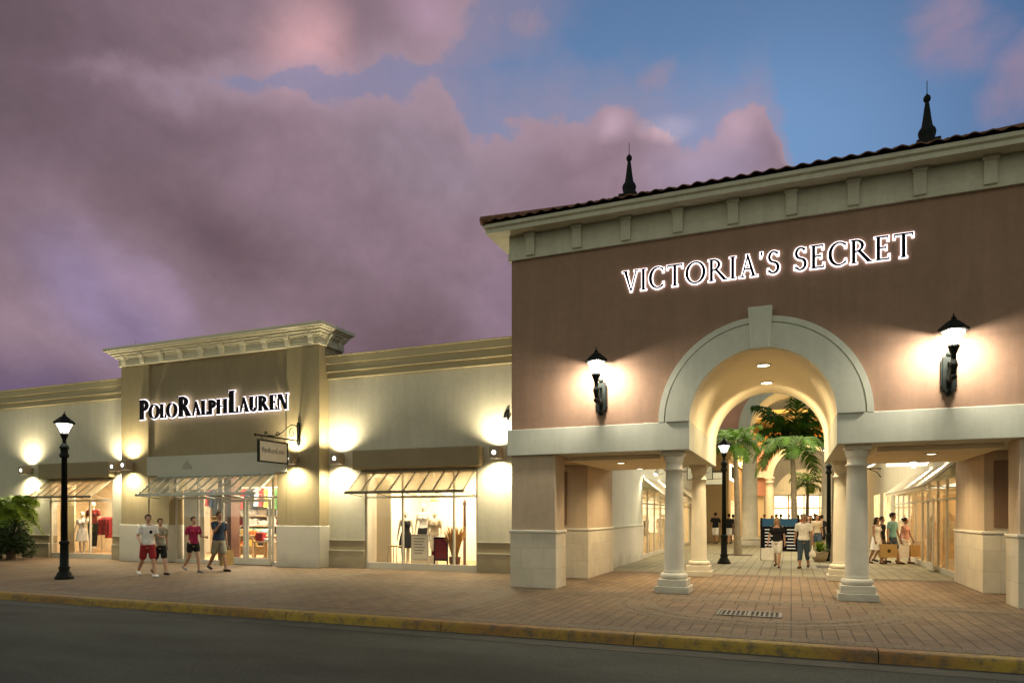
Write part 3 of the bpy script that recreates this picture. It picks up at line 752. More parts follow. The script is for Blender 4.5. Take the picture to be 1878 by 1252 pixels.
# columns
def column(x, y, r=.215, H=ZB, par=gate, nm='column', base=.36):
    c = (x, y, 0)
    b0 = .30
    prof = [(r*1.06, b0+.13), (r*1.06, b0+.16), (r, b0+.19)]
    for i in range(9):
        t = i/8; prof.append((r*(1-.17*t**1.6), b0+.2+(H-.42-b0-.2)*t))
    rt = r*.83
    prof += [(rt*1.18, H-.415), (rt*1.18, H-.375), (rt, H-.36), (rt, H-.25), (rt*1.10, H-.235), (rt*1.12, H-.20), (rt*1.24, H-.12), (rt*1.26, H-.09)]
    sh = MB().lathe(prof, c, 32).build(nm, M['cream_dirty'], par)
    tor = MB().lathe([(r*1.20, b0), (r*1.34, b0+.02), (r*1.40, b0+.06), (r*1.34, b0+.10), (r*1.20, b0+.125), (r*1.06, b0+.13)], c, 32); tor.build('base_torus', M['cream_dirty'], sh)
    MB().box(x-base, x+base, y-base, y+base, 0, .15).box(x-base*.86, x+base*.86, y-base*.86, y+base*.86, .152, b0).build('column_plinth', M['cream_dirty'], sh, bevel=.012)
    MB().box(x-rt*1.32, x+rt*1.32, y-rt*1.32, y+rt*1.32, H-.09, H-.002).build('abacus', M['cream_dirty'], sh, bevel=.01)
for x in (CX-1.79, CX+1.79):
    for y in (15.16, 19.5): column(x, y)
# frieze, brackets, eaves
MB().box(GX0-.06, GX1+.06, GF-.07, GB+.07, ZW, 7.80).build('frieze', M['frieze'], gate, bevel=.008)
MB().box(GX0-.045, GX1+.045, GF-.05, GB+.05, 7.803, 8.19).build('frieze_band', M['frieze'], gate)
for i in range(10):
    x = -5.56+1.1125*i
    p = [(GF-.05, 7.66), (GF-.115, 7.66), (GF-.12, 7.72), (GF-.118, 7.78), (GF-.125, 7.98), (GF-.14, 8.06), (GF-.14, 8.17), (GF-.05, 8.17)]
    m = MB().prism_x(p, x-.105, x+.105); m.box(x-.125, x+.125, GF-.17, GF-.05, 8.085, 8.172); m.build('bracket', M['frieze'], gate, bevel=.006)
EO = .46
m = MB()
A = [(GX0-.05, GF-.055), (GX1+.05, GF-.055), (GX1+.05, GB+.055), (GX0-.05, GB+.055)]
B = [(GX0-EO, GF-EO), (GX1+EO, GF-EO), (GX1+EO, GB+EO), (GX0-EO, GB+EO)]
C = [(GX0-EO-.05, GF-EO-.05), (GX1+EO+.05, GF-EO-.05), (GX1+EO+.05, GB+EO+.05), (GX0-EO-.05, GB+EO+.05)]
lv = [(A, 8.175), (B, 8.15), (B, 8.24), (C, 8.27), (C, 8.345)]
for (P, za), (Q, zb) in zip(lv, lv[1:]):
    for i in range(4):
        j = (i+1) % 4; m.quad((*P[i], za), (*P[j], za), (*Q[j], zb), (*Q[i], zb))
m.add([(*c, 8.345) for c in C], [(0, 1, 2, 3)])
m.build('eaves', M['frieze'], gate)
# hipped roof of barrel tiles, laid course over course
ey = GF-EO-.09; ry = 17.5; ez, rz = 8.37, 9.72; ex0, ex1 = GX0-EO-.07, GX1+EO+.07
run = ry-ey
def roof_slope(mirror):
    m = MB(); nc = 9; per = .275; sub = 10
    for c in range(nc):
        t0, t1 = c/nc, (c+1.12)/nc
        y0, y1 = ey+run*t0, ey+run*min(t1, 1)
        z0, z1 = ez+(rz-ez)*t0, ez+(rz-ez)*min(t1, 1)
        xa, xb = ex0+run*t0, ex1-run*t0
        k = int((xb-xa)/per)
        vs = []; nn = k*sub
        for i in range(nn+1):
            ph = (i % sub)/sub
            hgt = .075*abs(sin(PI*i/sub)) if (i//sub) % 2 == 0 else -.035*abs(sin(PI*i/sub))
            hgt = .07*sin(2*PI*i/(sub*1.0))*.32+.015
            jit = .012*sin(17.3*(i//sub)+5*c)
            x = xa+(xb-xa)*i/nn
            vs.append((x, y0-.02+jit, z0+hgt+.030)); vs.append((x, y1, z1+hgt*.8)); vs.append((x, y0-.02+jit, z0+hgt+.008))
        fs = []
        for i in range(nn):
            fs.append((3*i, 3*i+3, 3*i+4, 3*i+1)); fs.append((3*i+2, 3*i+5, 3*i+3, 3*i))
        if mirror: vs = [(x, 2*ry-y, z) for x, y, z in vs]; fs = [f[::-1] for f in fs]
        m.add(vs, fs, False)
    return m
rf = roof_slope(False); r_ = roof_slope(True); rf.add(r_.v, r_.f)
for xe, xr in ((ex0, ex0+run), (ex1, ex1-run)):
    rf.quad((xe, ey, ez), (xe, 2*ry-ey, ez), (xr, ry, rz), (xr, ry, rz+.001))
roof = rf.build('roof', M['tile'], gate)
rg = MB(); rg.tube([(ex0+run-.1, ry, rz+.03), (ex1-run+.1, ry, rz+.03)], .11, 10)
rg.tube([(ex0, ey, ez+.05), (ex0+run, ry, rz+.05)], .10, 8); rg.tube([(ex1, ey, ez+.05), (ex1-run, ry, rz+.05)], .10, 8); rg.build('ridge_tiles', M['tile'], roof)
for x in (-3.88, 2.79):
    f = MB(); c = (x, 17.5, 9.62)
    f.box(x-.23, x+.23, 17.27, 17.73, 9.5, 9.92)
    f.lathe([(r_*.84, z_) for r_, z_ in [(.22, .31), (.20, .36), (.17, .38), (.20, .46), (.215, .53), (.19, .60), (.15, .64), (.13, .68), (.10, .85), (.075, 1.03), (.05, 1.18), (.045, 1.21), (.075, 1.23), (.09, 1.28), (.075, 1.33), (.03, 1.37), (.012, 1.40)]], c, 16)
    fo = f.build('finial', M['iron'], gate)
    MB().tube([(x, 17.5, 11.0), (x, 17.5, 11.30)], .008, 6).build('needle', M['iron'], fo)
# lit sign
vs_ = thing('shop_sign', 'back-lit black serif letters reading VICTORIA\'S SECRET above the arch', 'sign', (CX, GF, 6.55))
txt = [(c, .455, .92, .060, 0) for c in "VICTORIA'S SECRET"]
W_ = letters(thing('probe', '', ''), txt, 0, 0, 0, .06, None, None, .02, .15, .062, .04)
pr = [o for o in bpy.data.objects if o.name.startswith('probe')][0]
for o in list(pr.children): bpy.data.objects.remove(o)
bpy.data.objects.remove(pr)
k = 5.60/W_
letters(vs_, [(c, .455, .92*k, .060*k, 0) for c in "VICTORIA'S SECRET"], -3.41, 6.55, GF, .06, M['letter'], M['halo'], .017, .15, .062, .04)
# ------------------------------------------------------------------ long shop building left of the gate
PF, WF = 17.70, 18.18      # entrance bay and wing faces
BX0, BX1 = -22.68, -13.83
shop = thing('shop_building', 'long pale shop building with a taller olive entrance bay and white cornice', 'building', (-18.2, 20.5, 0))
# bay
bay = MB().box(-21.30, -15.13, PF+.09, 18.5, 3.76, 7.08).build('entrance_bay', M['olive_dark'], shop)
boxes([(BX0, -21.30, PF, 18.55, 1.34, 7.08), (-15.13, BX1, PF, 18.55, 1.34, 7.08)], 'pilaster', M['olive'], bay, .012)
boxes([(-21.30, -20.32, PF+.02, 18.5, 1.34, 3.06), (-15.52, -15.13, PF+.02, 18.5, 1.34, 3.06)], 'door_reveal', M['olive'], bay)
boxes([(BX0-.04, -20.32, PF-.05, 18.58, 0, 1.34), (-15.52, BX1+.04, PF-.05, 18.58, 0, 1.34)], 'bay_plinth', M['white_plinth'], bay, .02)
b = MB(); b.box(-21.34, -15.09, PF-.045, 18.4, 3.07, 3.75); fp = b.build('fascia_panel', M['panel'], shop, bevel=.015)
# faint spade-shaped ornament on the fascia
b = MB(); b.prism([(-19.62, 3.27), (-19.18, 3.27), (-19.17, 3.36), (-19.26, 3.44), (-19.33, 3.50), (-19.40, 3.60), (-19.47, 3.50), (-19.54, 3.44), (-19.63, 3.36)], PF-.06, PF-.046); b.build('emblem', pmat('emblem_paint', (.33, .33, .27, 1)), fp)
# cornice of the bay: stepped corbel table under a wide slab
def frame_box(mb, o, z0, z1, back=18.9):
    mb.box(BX0-o, BX1+o, PF-o, back+o*.3, z0, z1)
cor = MB(); frame_box(cor, .07, 7.085, 7.20); frame_box(cor, .055, 7.203, 7.33); frame_box(cor, .10, 7.333, 7.38); frame_box(cor, .17, 7.383, 7.46)
o_c = cor.build('cornice', M['cornice'], shop, bevel=.015)
cor = MB(); frame_box(cor, .34, 7.54, 7.58); frame_box(cor, .42, 7.583, 7.70); frame_box(cor, .25, 7.463, 7.537); cor.build('cornice_slab', M['cornice'], o_c, bevel=.012)
for i in range(10):
    x = BX0+.25+i*(BX1-BX0-.5)/9
    c = MB(); c.prism_x([(PF-.03, 7.12), (PF-.10, 7.12), (PF-.13, 7.2), (PF-.15, 7.30), (PF-.21, 7.38), (PF-.23, 7.45), (PF-.03, 7.45)], x-.10, x+.10); c.build('corbel', M['cornice'], o_c, bevel=.012)
for y in (PF+.35, PF+.95):
    c = MB(); c.prism([(BX1+.03, 7.12), (BX1+.10, 7.12), (BX1+.13, 7.2), (BX1+.16, 7.30), (BX1+.25, 7.38), (BX1+.30, 7.45), (BX1+.03, 7.45)], y-.1, y+.1); c.build('corbel', M['cornice'], o_c, bevel=.012)
b = MB(); b.box(BX0+.3, BX1-.02, 18.52, 18.95, 5.5, 7.084); b.build('parapet_back', M['olive_dark'], bay)
for x, y in ((BX1-.25, PF+.05), (BX1+.30, PF+.85), (BX0+.6, PF+.1)):
    MB().tube([(x, y, 7.69), (x, y, 8.02)], .010, 6).build('lightning_rod', M['frame'], bay)
# wings
def wing(x0, x1, wx0, wx1, sx):
    w = MB(); w.box(x0, wx0, WF, WF+.3, .90, 6.06); w.box(wx1, x1, WF, WF+.3, .90, 6.06); w.box(wx0, wx1, WF, WF+.3, 3.06, 6.06)
    wo = w.build('wing_wall', M['pale'], shop)
    pb = MB(); pb.box(x0, x1, WF-.06, WF+.4, 6.063, 6.27); pb.box(x0, x1, WF-.11, WF+.4, 6.273, 6.50); pb.box(x0, x1, WF-.16, WF+.4, 6.503, 6.74)
    pb.box(x0, x1, WF-.09, WF-.001, 6.04, 6.075); pb.box(x0, x1, WF-.135, WF-.001, 6.25, 6.285); pb.box(x0, x1, WF-.20, WF+.42, 6.742, 6.775)
    pb.build('parapet_moulding', M['parapet'], wo, bevel=.006)
    boxes([(x0, wx0, WF-.05, WF+.3, 0, .54), (wx1, x1, WF-.05, WF+.3, 0, .54)], 'wing_plinth', M['tan_plinth'], wo, .01)
    boxes([(x0, wx0, WF-.02, WF+.3, .575, .87), (wx1, x1, WF-.02, WF+.3, .575, .87)], 'plinth_band', M['tan_band'], wo)
    boxes([(x0, wx0, WF-.065, WF+.3, .542, .573), (wx1, x1, WF-.065, WF+.3, .542, .573), (x0, wx0, WF-.04, WF+.3, .872, .898), (wx1, x1, WF-.04, WF+.3, .872, .898)], 'plinth_ledge', M['cornice'], wo)
    bx = MB().box(wx0-.28, wx1+.20, WF-.30, WF-.003, 3.10, 3.70).build('sign_box', M['bulkhead'], wo, bevel=.05)
    return wo
W1 = wing(-38, BX0, -27.30, -23.75, 0)
W2 = wing(BX1, -5.9, -12.45, -8.53, 0)
MB().box(-38, -5.9, 18.6, 26, 6.0, 6.3).build('flat_roof', M['tan_band'], shop)
# glazed fronts
def shopfront(x0, x1, y, z0, z1, mull, transom, sill=.20, doors=()):
    f = MB(); t = .045
    f.box(x0, x1, y-.03, y+.06, 0, sill)
    f.box(x0, x1, y-.02, y+.05, z1-.06, z1)
    for xm in mull: f.box(xm-t/2-.005, xm+t/2+.005, y-.022, y+.052, sill, z1-.06)
    xs = sorted(mull)
    for a, b_ in zip(xs, xs[1:]): f.box(a+t/2+.005, b_-t/2-.005, y-.018, y+.048, transom-.035, transom+.035)
    fo = f.build('window', M['frame'], shop, bevel=.004)
    for a, b_ in zip(xs, xs[1:]):
        MB().box(a+.028, b_-.028, y+.012, y+.02, sill+.002, transom-.037).build('pane', M['glass'], fo)
        MB().box(a+.028, b_-.028, y+.012, y+.02, transom+.037, z1-.062).build('pane', M['glass'], fo)
    return fo
shopfront(-12.45, -8.53, WF+.05, .2, 3.06, [-12.42, -11.10, -9.33, -8.56], 2.24)
shopfront(-27.30, -23.75, WF+.05, .2, 3.06, [-27.27, -25.05, -23.78], 2.24)
ent = shopfront(-20.32, -15.52, PF+.30, .2, 3.06, [-20.29, -19.25, -18.15, -15.95, -15.55], 2.28, sill=.12)
for i, (xa, xb) in enumerate(((-18.12, -17.06), (-17.03, -15.98))):
    d = MB(); y = PF+.24
    d.box(xa, xb, y-.02, y+.03, .02, .24); d.box(xa, xb, y-.02, y+.03, 2.12, 2.22); d.box(xa, xa+.10, y-.018, y+.028, .24, 2.12); d.box(xb-.10, xb, y-.018, y+.028, .24, 2.12)
    do = d.build('door', M['frame'], shop, bevel=.005)
    MB().box(xa+.10, xb-.10, y, y+.008, .242, 2.118).build('pane', M['glass'], do)
    hx = xb-.16 if i == 0 else xa+.16
    MB().tube([(hx, y-.02, .95), (hx, y-.08, .97), (hx, y-.08, 1.30), (hx, y-.02, 1.32)], .014, 8).build('handle', M['frame'], do)
# rooms behind the glass
def room(x0, x1, y0, y1, h, wall, nm='display_room'):
    r = MB()
    r.quad((x0, y1, 0), (x1, y1, 0), (x1, y1, h), (x0, y1, h)); r.quad((x0, y0, 0), (x0, y1, 0), (x0, y1, h), (x0, y0, h)); r.quad((x1, y1, 0), (x1, y0, 0), (x1, y0, h), (x1, y1, h))
    r.quad((x0, y0, h), (x0, y1, h), (x1, y1, h), (x1, y0, h))
    ro = r.build(nm, wall, shop)
    MB().quad((x0, y0-.05, .08), (x1, y0-.05, .08), (x1, y1, .08), (x0, y1, .08)).build('room_floor', M['floor_wood'], ro)
    return ro
r1 = room(-12.44, -8.54, WF+.12, 21.6, 3.3, M['room_white']); r2 = room(-29.2, -23.76, WF+.12, 21.2, 3.3, M['room']); r3 = room(-23.4, -15.53, 18.62, 25.5, 3.5, M['room_white'])
def ceil_light(ro, x, y, h, sx, sy, e, col=WARM2):
    m = MB().box(x-sx/2, x+sx/2, y-sy/2, y+sy/2, h-.05, h-.01); m.build('ceiling_light', M['lightpanel'], ro)
    l = light('AREA', 'shop_light', (0, 0, 0), e, col, ro, shape='RECTANGLE', size=sx, size_y=sy)
    l.location = Vector((x, y, h-.07))-wloc(ro)
ceil_light(r1, -10.2, 19.9, 3.28, 2.6, 1.4, 340, (1, .80, .50)); ceil_light(r1, -10.5, 18.5, 3.28, 3.4, .35, 190, (1, .80, .50))
ceil_light(r2, -25.4, 19.6, 3.28, 2.2, 1.2, 300, (1, .76, .48)); ceil_light(r2, -25.6, 18.5, 3.28, 3.0, .35, 240, (1, .76, .48))
ceil_light(r3, -17.6, 19.8, 3.48, 3.0, 1.6, 760, (1, .84, .58)); ceil_light(r3, -18.5, 23.2, 3.48, 4.4, 2.0, 300, (1, .84, .58)); ceil_light(r3, -19.2, 20.9, 3.48, 4.5, .4, 420, (1, .88, .66))
# partitions seen through the glass
MB().box(-12.40, -11.85, 18.75, 18.80, .08, 2.9).build('display_panel', M['room'], shop)
MB().box(-9.05, -8.62, 19.6, 19.66, .08, 3.2).build('display_panel', M['room'], shop)
MB().box(-27.6, -26.75, 18.8, 18.85, .08, 2.9).build('display_panel', M['room'], shop)
MB().box(-20.26, -19.30, 18.30, 18.35, .08, 2.6).build('display_panel', M['room'], shop)
MB().box(-18.85, -18.25, 18.5, 18.9, .08, 3.0).build('display_panel', M['wood_dark'], shop)
# ------------------------------------------------------------------ shop signs
ps = thing('shop_sign', 'heavy black halo-lit letters reading POLO RALPH LAUREN on the olive entrance bay', 'sign', (-18.3, PF, 5.1))
a, s_ = .70, .50
seq = [('P', a), ('O', s_), ('L', s_), ('O', s_), (' ', 0), ('R', a), ('A', s_), ('L', s_), ('P', s_), ('H', s_), (' ', 0), ('L', a+.05), ('A', s_), ('U', s_), ('R', s_), ('E', s_), ('N', s_)]
def polo_items(k, hs): return [(c, h*hs, 1.03*k if h > .6 else 1.10*k, (.014 if c != ' ' else .03)*hs*k, 0) for c, h in seq]
def run_len(items, st, th, sf):
    x = 0
    for ch, H, wf, tw, dz in items: x += glyph(ch, st, th, sf, wf)[1]*H+tw
    return x
k = 6.66/run_len(polo_items(1, 1), .245, .065, .045)
letters(ps, polo_items(k, 1), -21.68, 5.10, PF-.005, .085, M['letter'], M['halo2'], .028, .245, .065, .045)
for o in ps.children: pass
hs = thing('hanging_sign', 'cream board hanging from a scrolled black iron bracket on the entrance bay', 'sign', (-14.63, PF, 4.3))
X = -14.63
m = MB(); m.box(X-.05, X+.05, PF-.055, PF, 3.96, 4.58); m.ball((X, PF-.03, 4.60), .05); m.ball((X, PF-.03, 3.94), .05); m.build('wall_plate', M['iron'], hs)
m = MB(); m.box(X-.02, X+.02, 15.80, PF-.05, 4.03, 4.075); m.ball((X, 15.78, 4.05), .04)
def spiral(c, r0, r1, a0, turns, n=18):
    return [(X, c[0]+(r0+(r1-r0)*i/n)*cos(a0+2*PI*turns*i/n), c[1]+(r0+(r1-r0)*i/n)*sin(a0+2*PI*turns*i/n)) for i in range(n+1)]
m.tube([(X, PF-.06, 4.50), (X, PF-.2, 4.54), (X, PF-.38, 4.52), (X, PF-.55, 4.42), (X, PF-.75, 4.26), (X, PF-.95, 4.15), (X, PF-1.15, 4.10), (X, PF-1.4, 4.09)], .016, 6)
m.tube(spiral((PF-.32, 4.28), .15, .03, PI*.5, 1.1), .013, 6); m.tube(spiral((PF-.98, 4.16), .085, .02, 0, 1.2), .013, 6); m.tube(spiral((PF-1.5, 4.14), .06, .02, 0, 1.2), .012, 6)
m.build('bracket', M['iron'], hs)
m = MB()
for y in (16.05, 17.0): m.tube([(X, y, 4.03), (X, y, 3.92)], .010, 6)
m.build('hanger', M['iron'], hs)
bo = MB().box(X-.02, X+.02, 15.92, 17.12, 3.30, 3.90).build('board', pmat('sign_board_cream', (.80, .74, .62, 1), var=.05), hs)
m = MB(); m.box(X-.035, X+.035, 15.88, 17.16, 3.895, 3.935); m.box(X-.035, X+.035, 15.88, 17.16, 3.265, 3.305); m.box(X-.034, X+.034, 15.88, 15.925, 3.305, 3.895); m.box(X-.034, X+.034, 17.115, 17.16, 3.305, 3.895); m.build('board_frame', M['iron'], bo)
m = MB(); xx = 0; its = polo_items(1, .22); tl = run_len(its, .2, .06, .05); kk = .98/tl
for ch, H, wf, tw, dz in polo_items(kk, .22):
    P, A_ = glyph(ch, .2, .06, .05, wf)
    for q, p in enumerate(P):
        # lettering runs along the board, read from the street side (+x face)
        for sgn in (1, -1):
            vs = [((X+sgn*(.022+.0002*q)), (16.03+xx+u*H) if sgn > 0 else (17.01-xx-u*H), 3.56+v*H) for u, v in p]
            m.add(vs, [tuple(range(len(p)))])
    xx += A_*H+tw
m.build('board_lettering', pmat('sign_ink', (.10, .07, .05, 1)), bo)
# house number half hidden behind the gateway
hn = thing('house_number', 'small black street number on the pale wall where it meets the gateway', 'number sign', (-7.6, WF, 4.55))
m = MB(); nx = -7.70
m.prism([(nx+.12, 4.42), (nx+.17, 4.42), (nx+.17, 4.72), (nx+.12, 4.72)], WF-.03, WF-.005); m.prism([(nx, 4.49), (nx+.21, 4.49), (nx+.21, 4.53), (nx, 4.53)], WF-.031, WF-.005); m.prism([(nx, 4.53), (nx+.05, 4.53), (nx+.16, 4.72), (nx+.11, 4.72)], WF-.032, WF-.005)
m.build('digit', M['letter'], hn)
m = MB()
for p in G_arc(nx+.36, 4.52, .10, .10, .04, .04, -140, 120, 12): m.prism(p, WF-.03, WF-.005)
m.prism(R_(nx+.27, 4.56, nx+.31, 4.72), WF-.031, WF-.005); m.prism(R_(nx+.27, 4.68, nx+.45, 4.72), WF-.032, WF-.005); m.build('digit', M['letter'], hn)
# ------------------------------------------------------------------ wall lights on the shop building
def sconce(label, x, y, z, e=380):
    t = thing('wall_light', label, 'wall light', (x, y, z), group='box lights on the shop walls')
    MB().box(x-.07, x+.07, y-.05, y-.002, z-.11, z+.11).box(x-.035, x+.035, y-.16, y-.05, z-.05, z+.05).build('wall_plate', M['sconce'], t, bevel=.006)
    m = MB(); a = .16
    for (u0, u1, v0, v1) in ((-a, a, .16, .172), (-a, a, .428, .44), (-a, -a+.012, .172, .428), (a-.012, a, .172, .428)): m.box(x+u0, x+u1, y-v1, y-v0, z-.165, z+.165)
    m.build('housing', M['sconce'], t)
    MB().box(x-a+.013, x+a-.013, y-.427, y-.173, z-.055, z+.055).build('lamp', M['lens'], t)
    m = MB(); m.add([(x-.012+.062*cos(2*PI*i/20), y-.443, z+.0+.062*sin(2*PI*i/20)) for i in range(20)], [tuple(range(20))]); m.build('lens', M['lens'], t)
    for s in (1, -1):
        light('SPOT', 'wall_light_beam', (0, -.30, .17*s), e, (1, .87, .56), t, rot=(PI if s > 0 else 0, 0, 0), spot_size=rad(150), spot_blend=.9, shadow_soft_size=.07)
sconce('box wall light left of the far window, beside the short palm', -28.35, WF, 3.46)
sconce('box wall light between the far window and the entrance bay', -23.22, WF, 3.47, 300)
sconce('box wall light on the left pilaster of the olive entrance bay', -22.05, PF, 3.46)
sconce('box wall light on the right pilaster, just right of the hanging board', -14.72, PF, 3.46)
sconce('box wall light on the pale wall right beside the entrance bay', -13.28, WF, 3.46, 420)
sconce('box wall light on the pale wall next to the gateway', -7.80, WF, 3.46, 480)

# ------------------------------------------------------------------ lantern heads, shared by wall lanterns and street lamps
def lantern_head(t, c, k=1.0, e=60, glassm='lamp_glass'):
    """c: middle of the hood rim"""
    x, y, z = c
    cup = [(.035, -.66), (.055, -.62), (.05, -.56), (.07, -.50), (.10, -.42), (.118, -.38), (.105, -.36), (.10, -.335)]
    MB().lathe([(r*k, h*k) for r, h in cup], c, 12).build('cup', M['iron'], t)
    hood = [(.28, -.06), (.29, -.045), (.285, .0), (.25, .025), (.19, .08), (.12, .14), (.055, .185), (.04, .20), (.055, .215), (.04, .235), (.018, .25), (.012, .30), (.004, .32)]
    MB().lathe([(r*k, h*k) for r, h in hood], c, 6, smooth=False).build('hood', M['iron'], t)
    g = MB(); g.lathe([(.105*k, -.335*k), (.145*k, -.22*k), (.235*k, -.035*k)], c, 6, smooth=False, a0=0)
    go = g.build('lamp_glass', M[glassm], t)
    m = MB()
    for i in range(6):
        a = 2*PI*i/6
        m.tube([(x+r*k*cos(a), y+r*k*sin(a), z+h*k) for r, h in ((.104, -.345), (.15, -.22), (.242, -.03))], .008*k, 5)
    m.build('glazing_bars', M['iron'], t)
    MB().lathe([(.02*k, -.335*k), (.022*k, -.31*k), (.034*k, -.27*k), (.036*k, -.22*k), (.026*k, -.185*k), (.01*k, -.17*k)], c, 12).build('bulb', M['bulb'], t)
    l2 = light('AREA', 'lantern_glow', (0, 0, 0), e*.55, (1, .90, .70), t, shape='DISK', size=.40*k)
    l2.location = Vector((x, y, z-.07*k))-wloc(t)
    l = light('POINT', 'lantern_light', (0, 0, 0), e*.42, (1, .92, .74), t, shadow_soft_size=.04)
    l.location = Vector((x, y, z-.115*k))-wloc(t)
def wall_lantern(label, x, z):
    t = thing('wall_lantern', label, 'wall lantern', (x, GF, 4.0), group='lanterns on the gateway')
    m = MB(); m.box(x-.10, x+.10, GF-.07, GF-.003, 3.98, 4.62); m.box(x-.13, x+.13, GF-.05, GF-.003, 4.05, 4.55); m.lathe([(.0, -.12), (.05, -.10), (.07, -.04), (.05, 0)], (x, GF-.05, 4.0), 10); m.lathe([(.05, 0), (.06, .04), (.0, .10)], (x, GF-.05, 4.62), 10)
    m.build('wall_plate', M['iron'], t, bevel=.008)
    m = MB(); y1 = GF-.46
    m.tube([(x, GF-.06, 4.22), (x, GF-.20, 4.14), (x, GF-.32, 4.17), (x, y1, 4.30), (x, y1, z-.56)], [.045, .05, .05, .05, .045], 10)
    m.tube([(x, GF-.06, 4.50), (x, GF-.20, 4.47), (x, y1+.02, 4.40)], .025, 8)
    m.ball((x, y1, 4.16), .055); m.lathe([(.02, -.10), (.06, -.03), (.07, .03), (.05, .10)], (x, y1, 4.35), 12)
    m.build('arm', M['iron'], t)
    lantern_head(t, (x, y1, z), .86, 360)
    return t
wall_lantern('black wall lantern left of the arch, lit', -3.90, 5.03)
wall_lantern('black wall lantern right of the arch, lit', 2.70, 5.03)
def street_lamp(label, x, y, H=4.45, e=70):
    t = thing('street_lamp', label, 'street lamp', (x, y, 0), group='black lantern posts')
    k = 1.0; zr = H-.32
    c = (x, y, 0)
    MB().lathe([(.22, 0), (.22, .06), (.19, .09), (.17, .15), (.13, .20), (.12, .26), (.145, .30), (.108, .34), (.098, .90), (.12, .93), (.12, .98), (.085, 1.01)], c, 16).build('base', M['iron'], t)
    MB().lathe([(.080, 1.0), (.066, zr-.95), (.11, zr-.93), (.115, zr-.86), (.085, zr-.82), (.09, zr-.72), (.12, zr-.68), (.05, zr-.56)], c, 16).build('post', M['iron'], t)
    lantern_head(t, (x, y, zr), .86, e)
    return t
street_lamp('black lantern post on the pavement in front of the far shop window', -17.72, 12.18, 4.45, 200)
street_lamp('black lantern post inside the promenade, left of the palm trunk', -2.15, 24.65, 4.45, 140)
street_lamp('black lantern post behind the right rear column of the archway', 1.28, 27.6, 4.45, 140)

# ------------------------------------------------------------------ awnings
def glass_awning(label, x0, x1, yw, yf, zw, zf, n, gm, fm, shift=0):
    t = thing('glass_awning', label, 'awning', ((x0+x1)/2, yw, zf), group='glazed awnings over the shop windows')
    xs = [x0+(x1-x0)*i/n for i in range(n+1)]
    f = MB(); w = .035
    nrm = Vector((0, zw-zf, -(yf-yw))).normalized() if False else Vector((0, -(zw-zf), -(yf-yw))).normalized()
    for x in xs:
        f.prism_x([(yw, zw-.05), (yw, zw+.02), (yf, zf+.02), (yf, zf-.05)], x-w/2, x+w/2)
    f.box(x0-.05, x1+.05, yf-.06, yf, zf-.06, zf+.025); f.box(x0-.03, x1+.03, yw-.02, yw+.03, zw-.06, zw+.05)
    f.build('frame', fm, t, bevel=.004)
    for a, b in zip(xs, xs[1:]):
        MB().quad((a+w/2, yf+.01, zf+.012), (b-w/2, yf+.01, zf+.012), (b-w/2, yw-.02, zw+.008), (a+w/2, yw-.02, zw+.008)).build('pane', gm, t)
    s = MB()
    for i in range(0, n+1, max(1, n//4)):
        x = xs[i]; s.tube([(x, yf+.02, zf-.03), (x, yw+.02, zf-.12)], .013, 6)
    s.build('stay', fm, t)
    return t
glass_awning('glazed brown-framed awning over the window nearest the gateway', -12.55, -8.60, WF-.02, WF-.82, 3.02, 2.38, 8, M['awn_glass'], M['awn_frame'])
glass_awning('glazed brown-framed awning over the far left shop window', -27.35, -23.80, WF-.02, WF-.82, 3.02, 2.38, 8, M['awn_glass'], M['awn_frame'])
glass_awning('glazed grey-framed awning over the shop entrance doors', -20.75, -15.58, PF-.06, PF-.90, 3.02, 2.38, 12, M['awn_glass_grey'], M['awn_frame_pale'])

# ------------------------------------------------------------------ recessed lights in the gateway
def downlight(label, x, y, z, e, tilt=0, r=.13, spot=150, col=(1, .76, .42)):
    t = thing('downlight', label, 'ceiling light', (x, y, z), group='recessed lights of the gateway')
    m = MB(); m.add([(x+r*cos(2*PI*i/20), y+r*sin(2*PI*i/20), z-.012) for i in range(20)], [tuple(reversed(range(20)))]); m.build('lens', M['downlight'], t)
    m = MB(); m.lathe([(r*1.02, -.004), (r*1.02, -.02), (r*1.25, -.02), (r*1.25, -.004)], (x, y, z), 24); m.build('trim_ring', M['cream'], t)
    light('SPOT', 'downlight_beam', (0, 0, -.05), e, col, t, rot=(rad(tilt), 0, 0), spot_size=rad(spot), spot_blend=.8, shadow_soft_size=.1)
    return t
zt = ZS+RI-.02
downlight('round recessed light at the crown of the vault, nearer the street', CX, 16.4, zt, 480)
downlight('round recessed light at the crown of the vault, nearer the promenade', CX, 18.6, zt, 1000, 28)
for x, w in ((-3.85, 'left'), (2.70, 'right')):
    for y, w2 in ((16.45, 'front'), (18.7, 'back')):
        downlight('round recessed light in the %s passage ceiling, %s one' % (w, w2), x, y, ZB-.10, 230, r=.10)
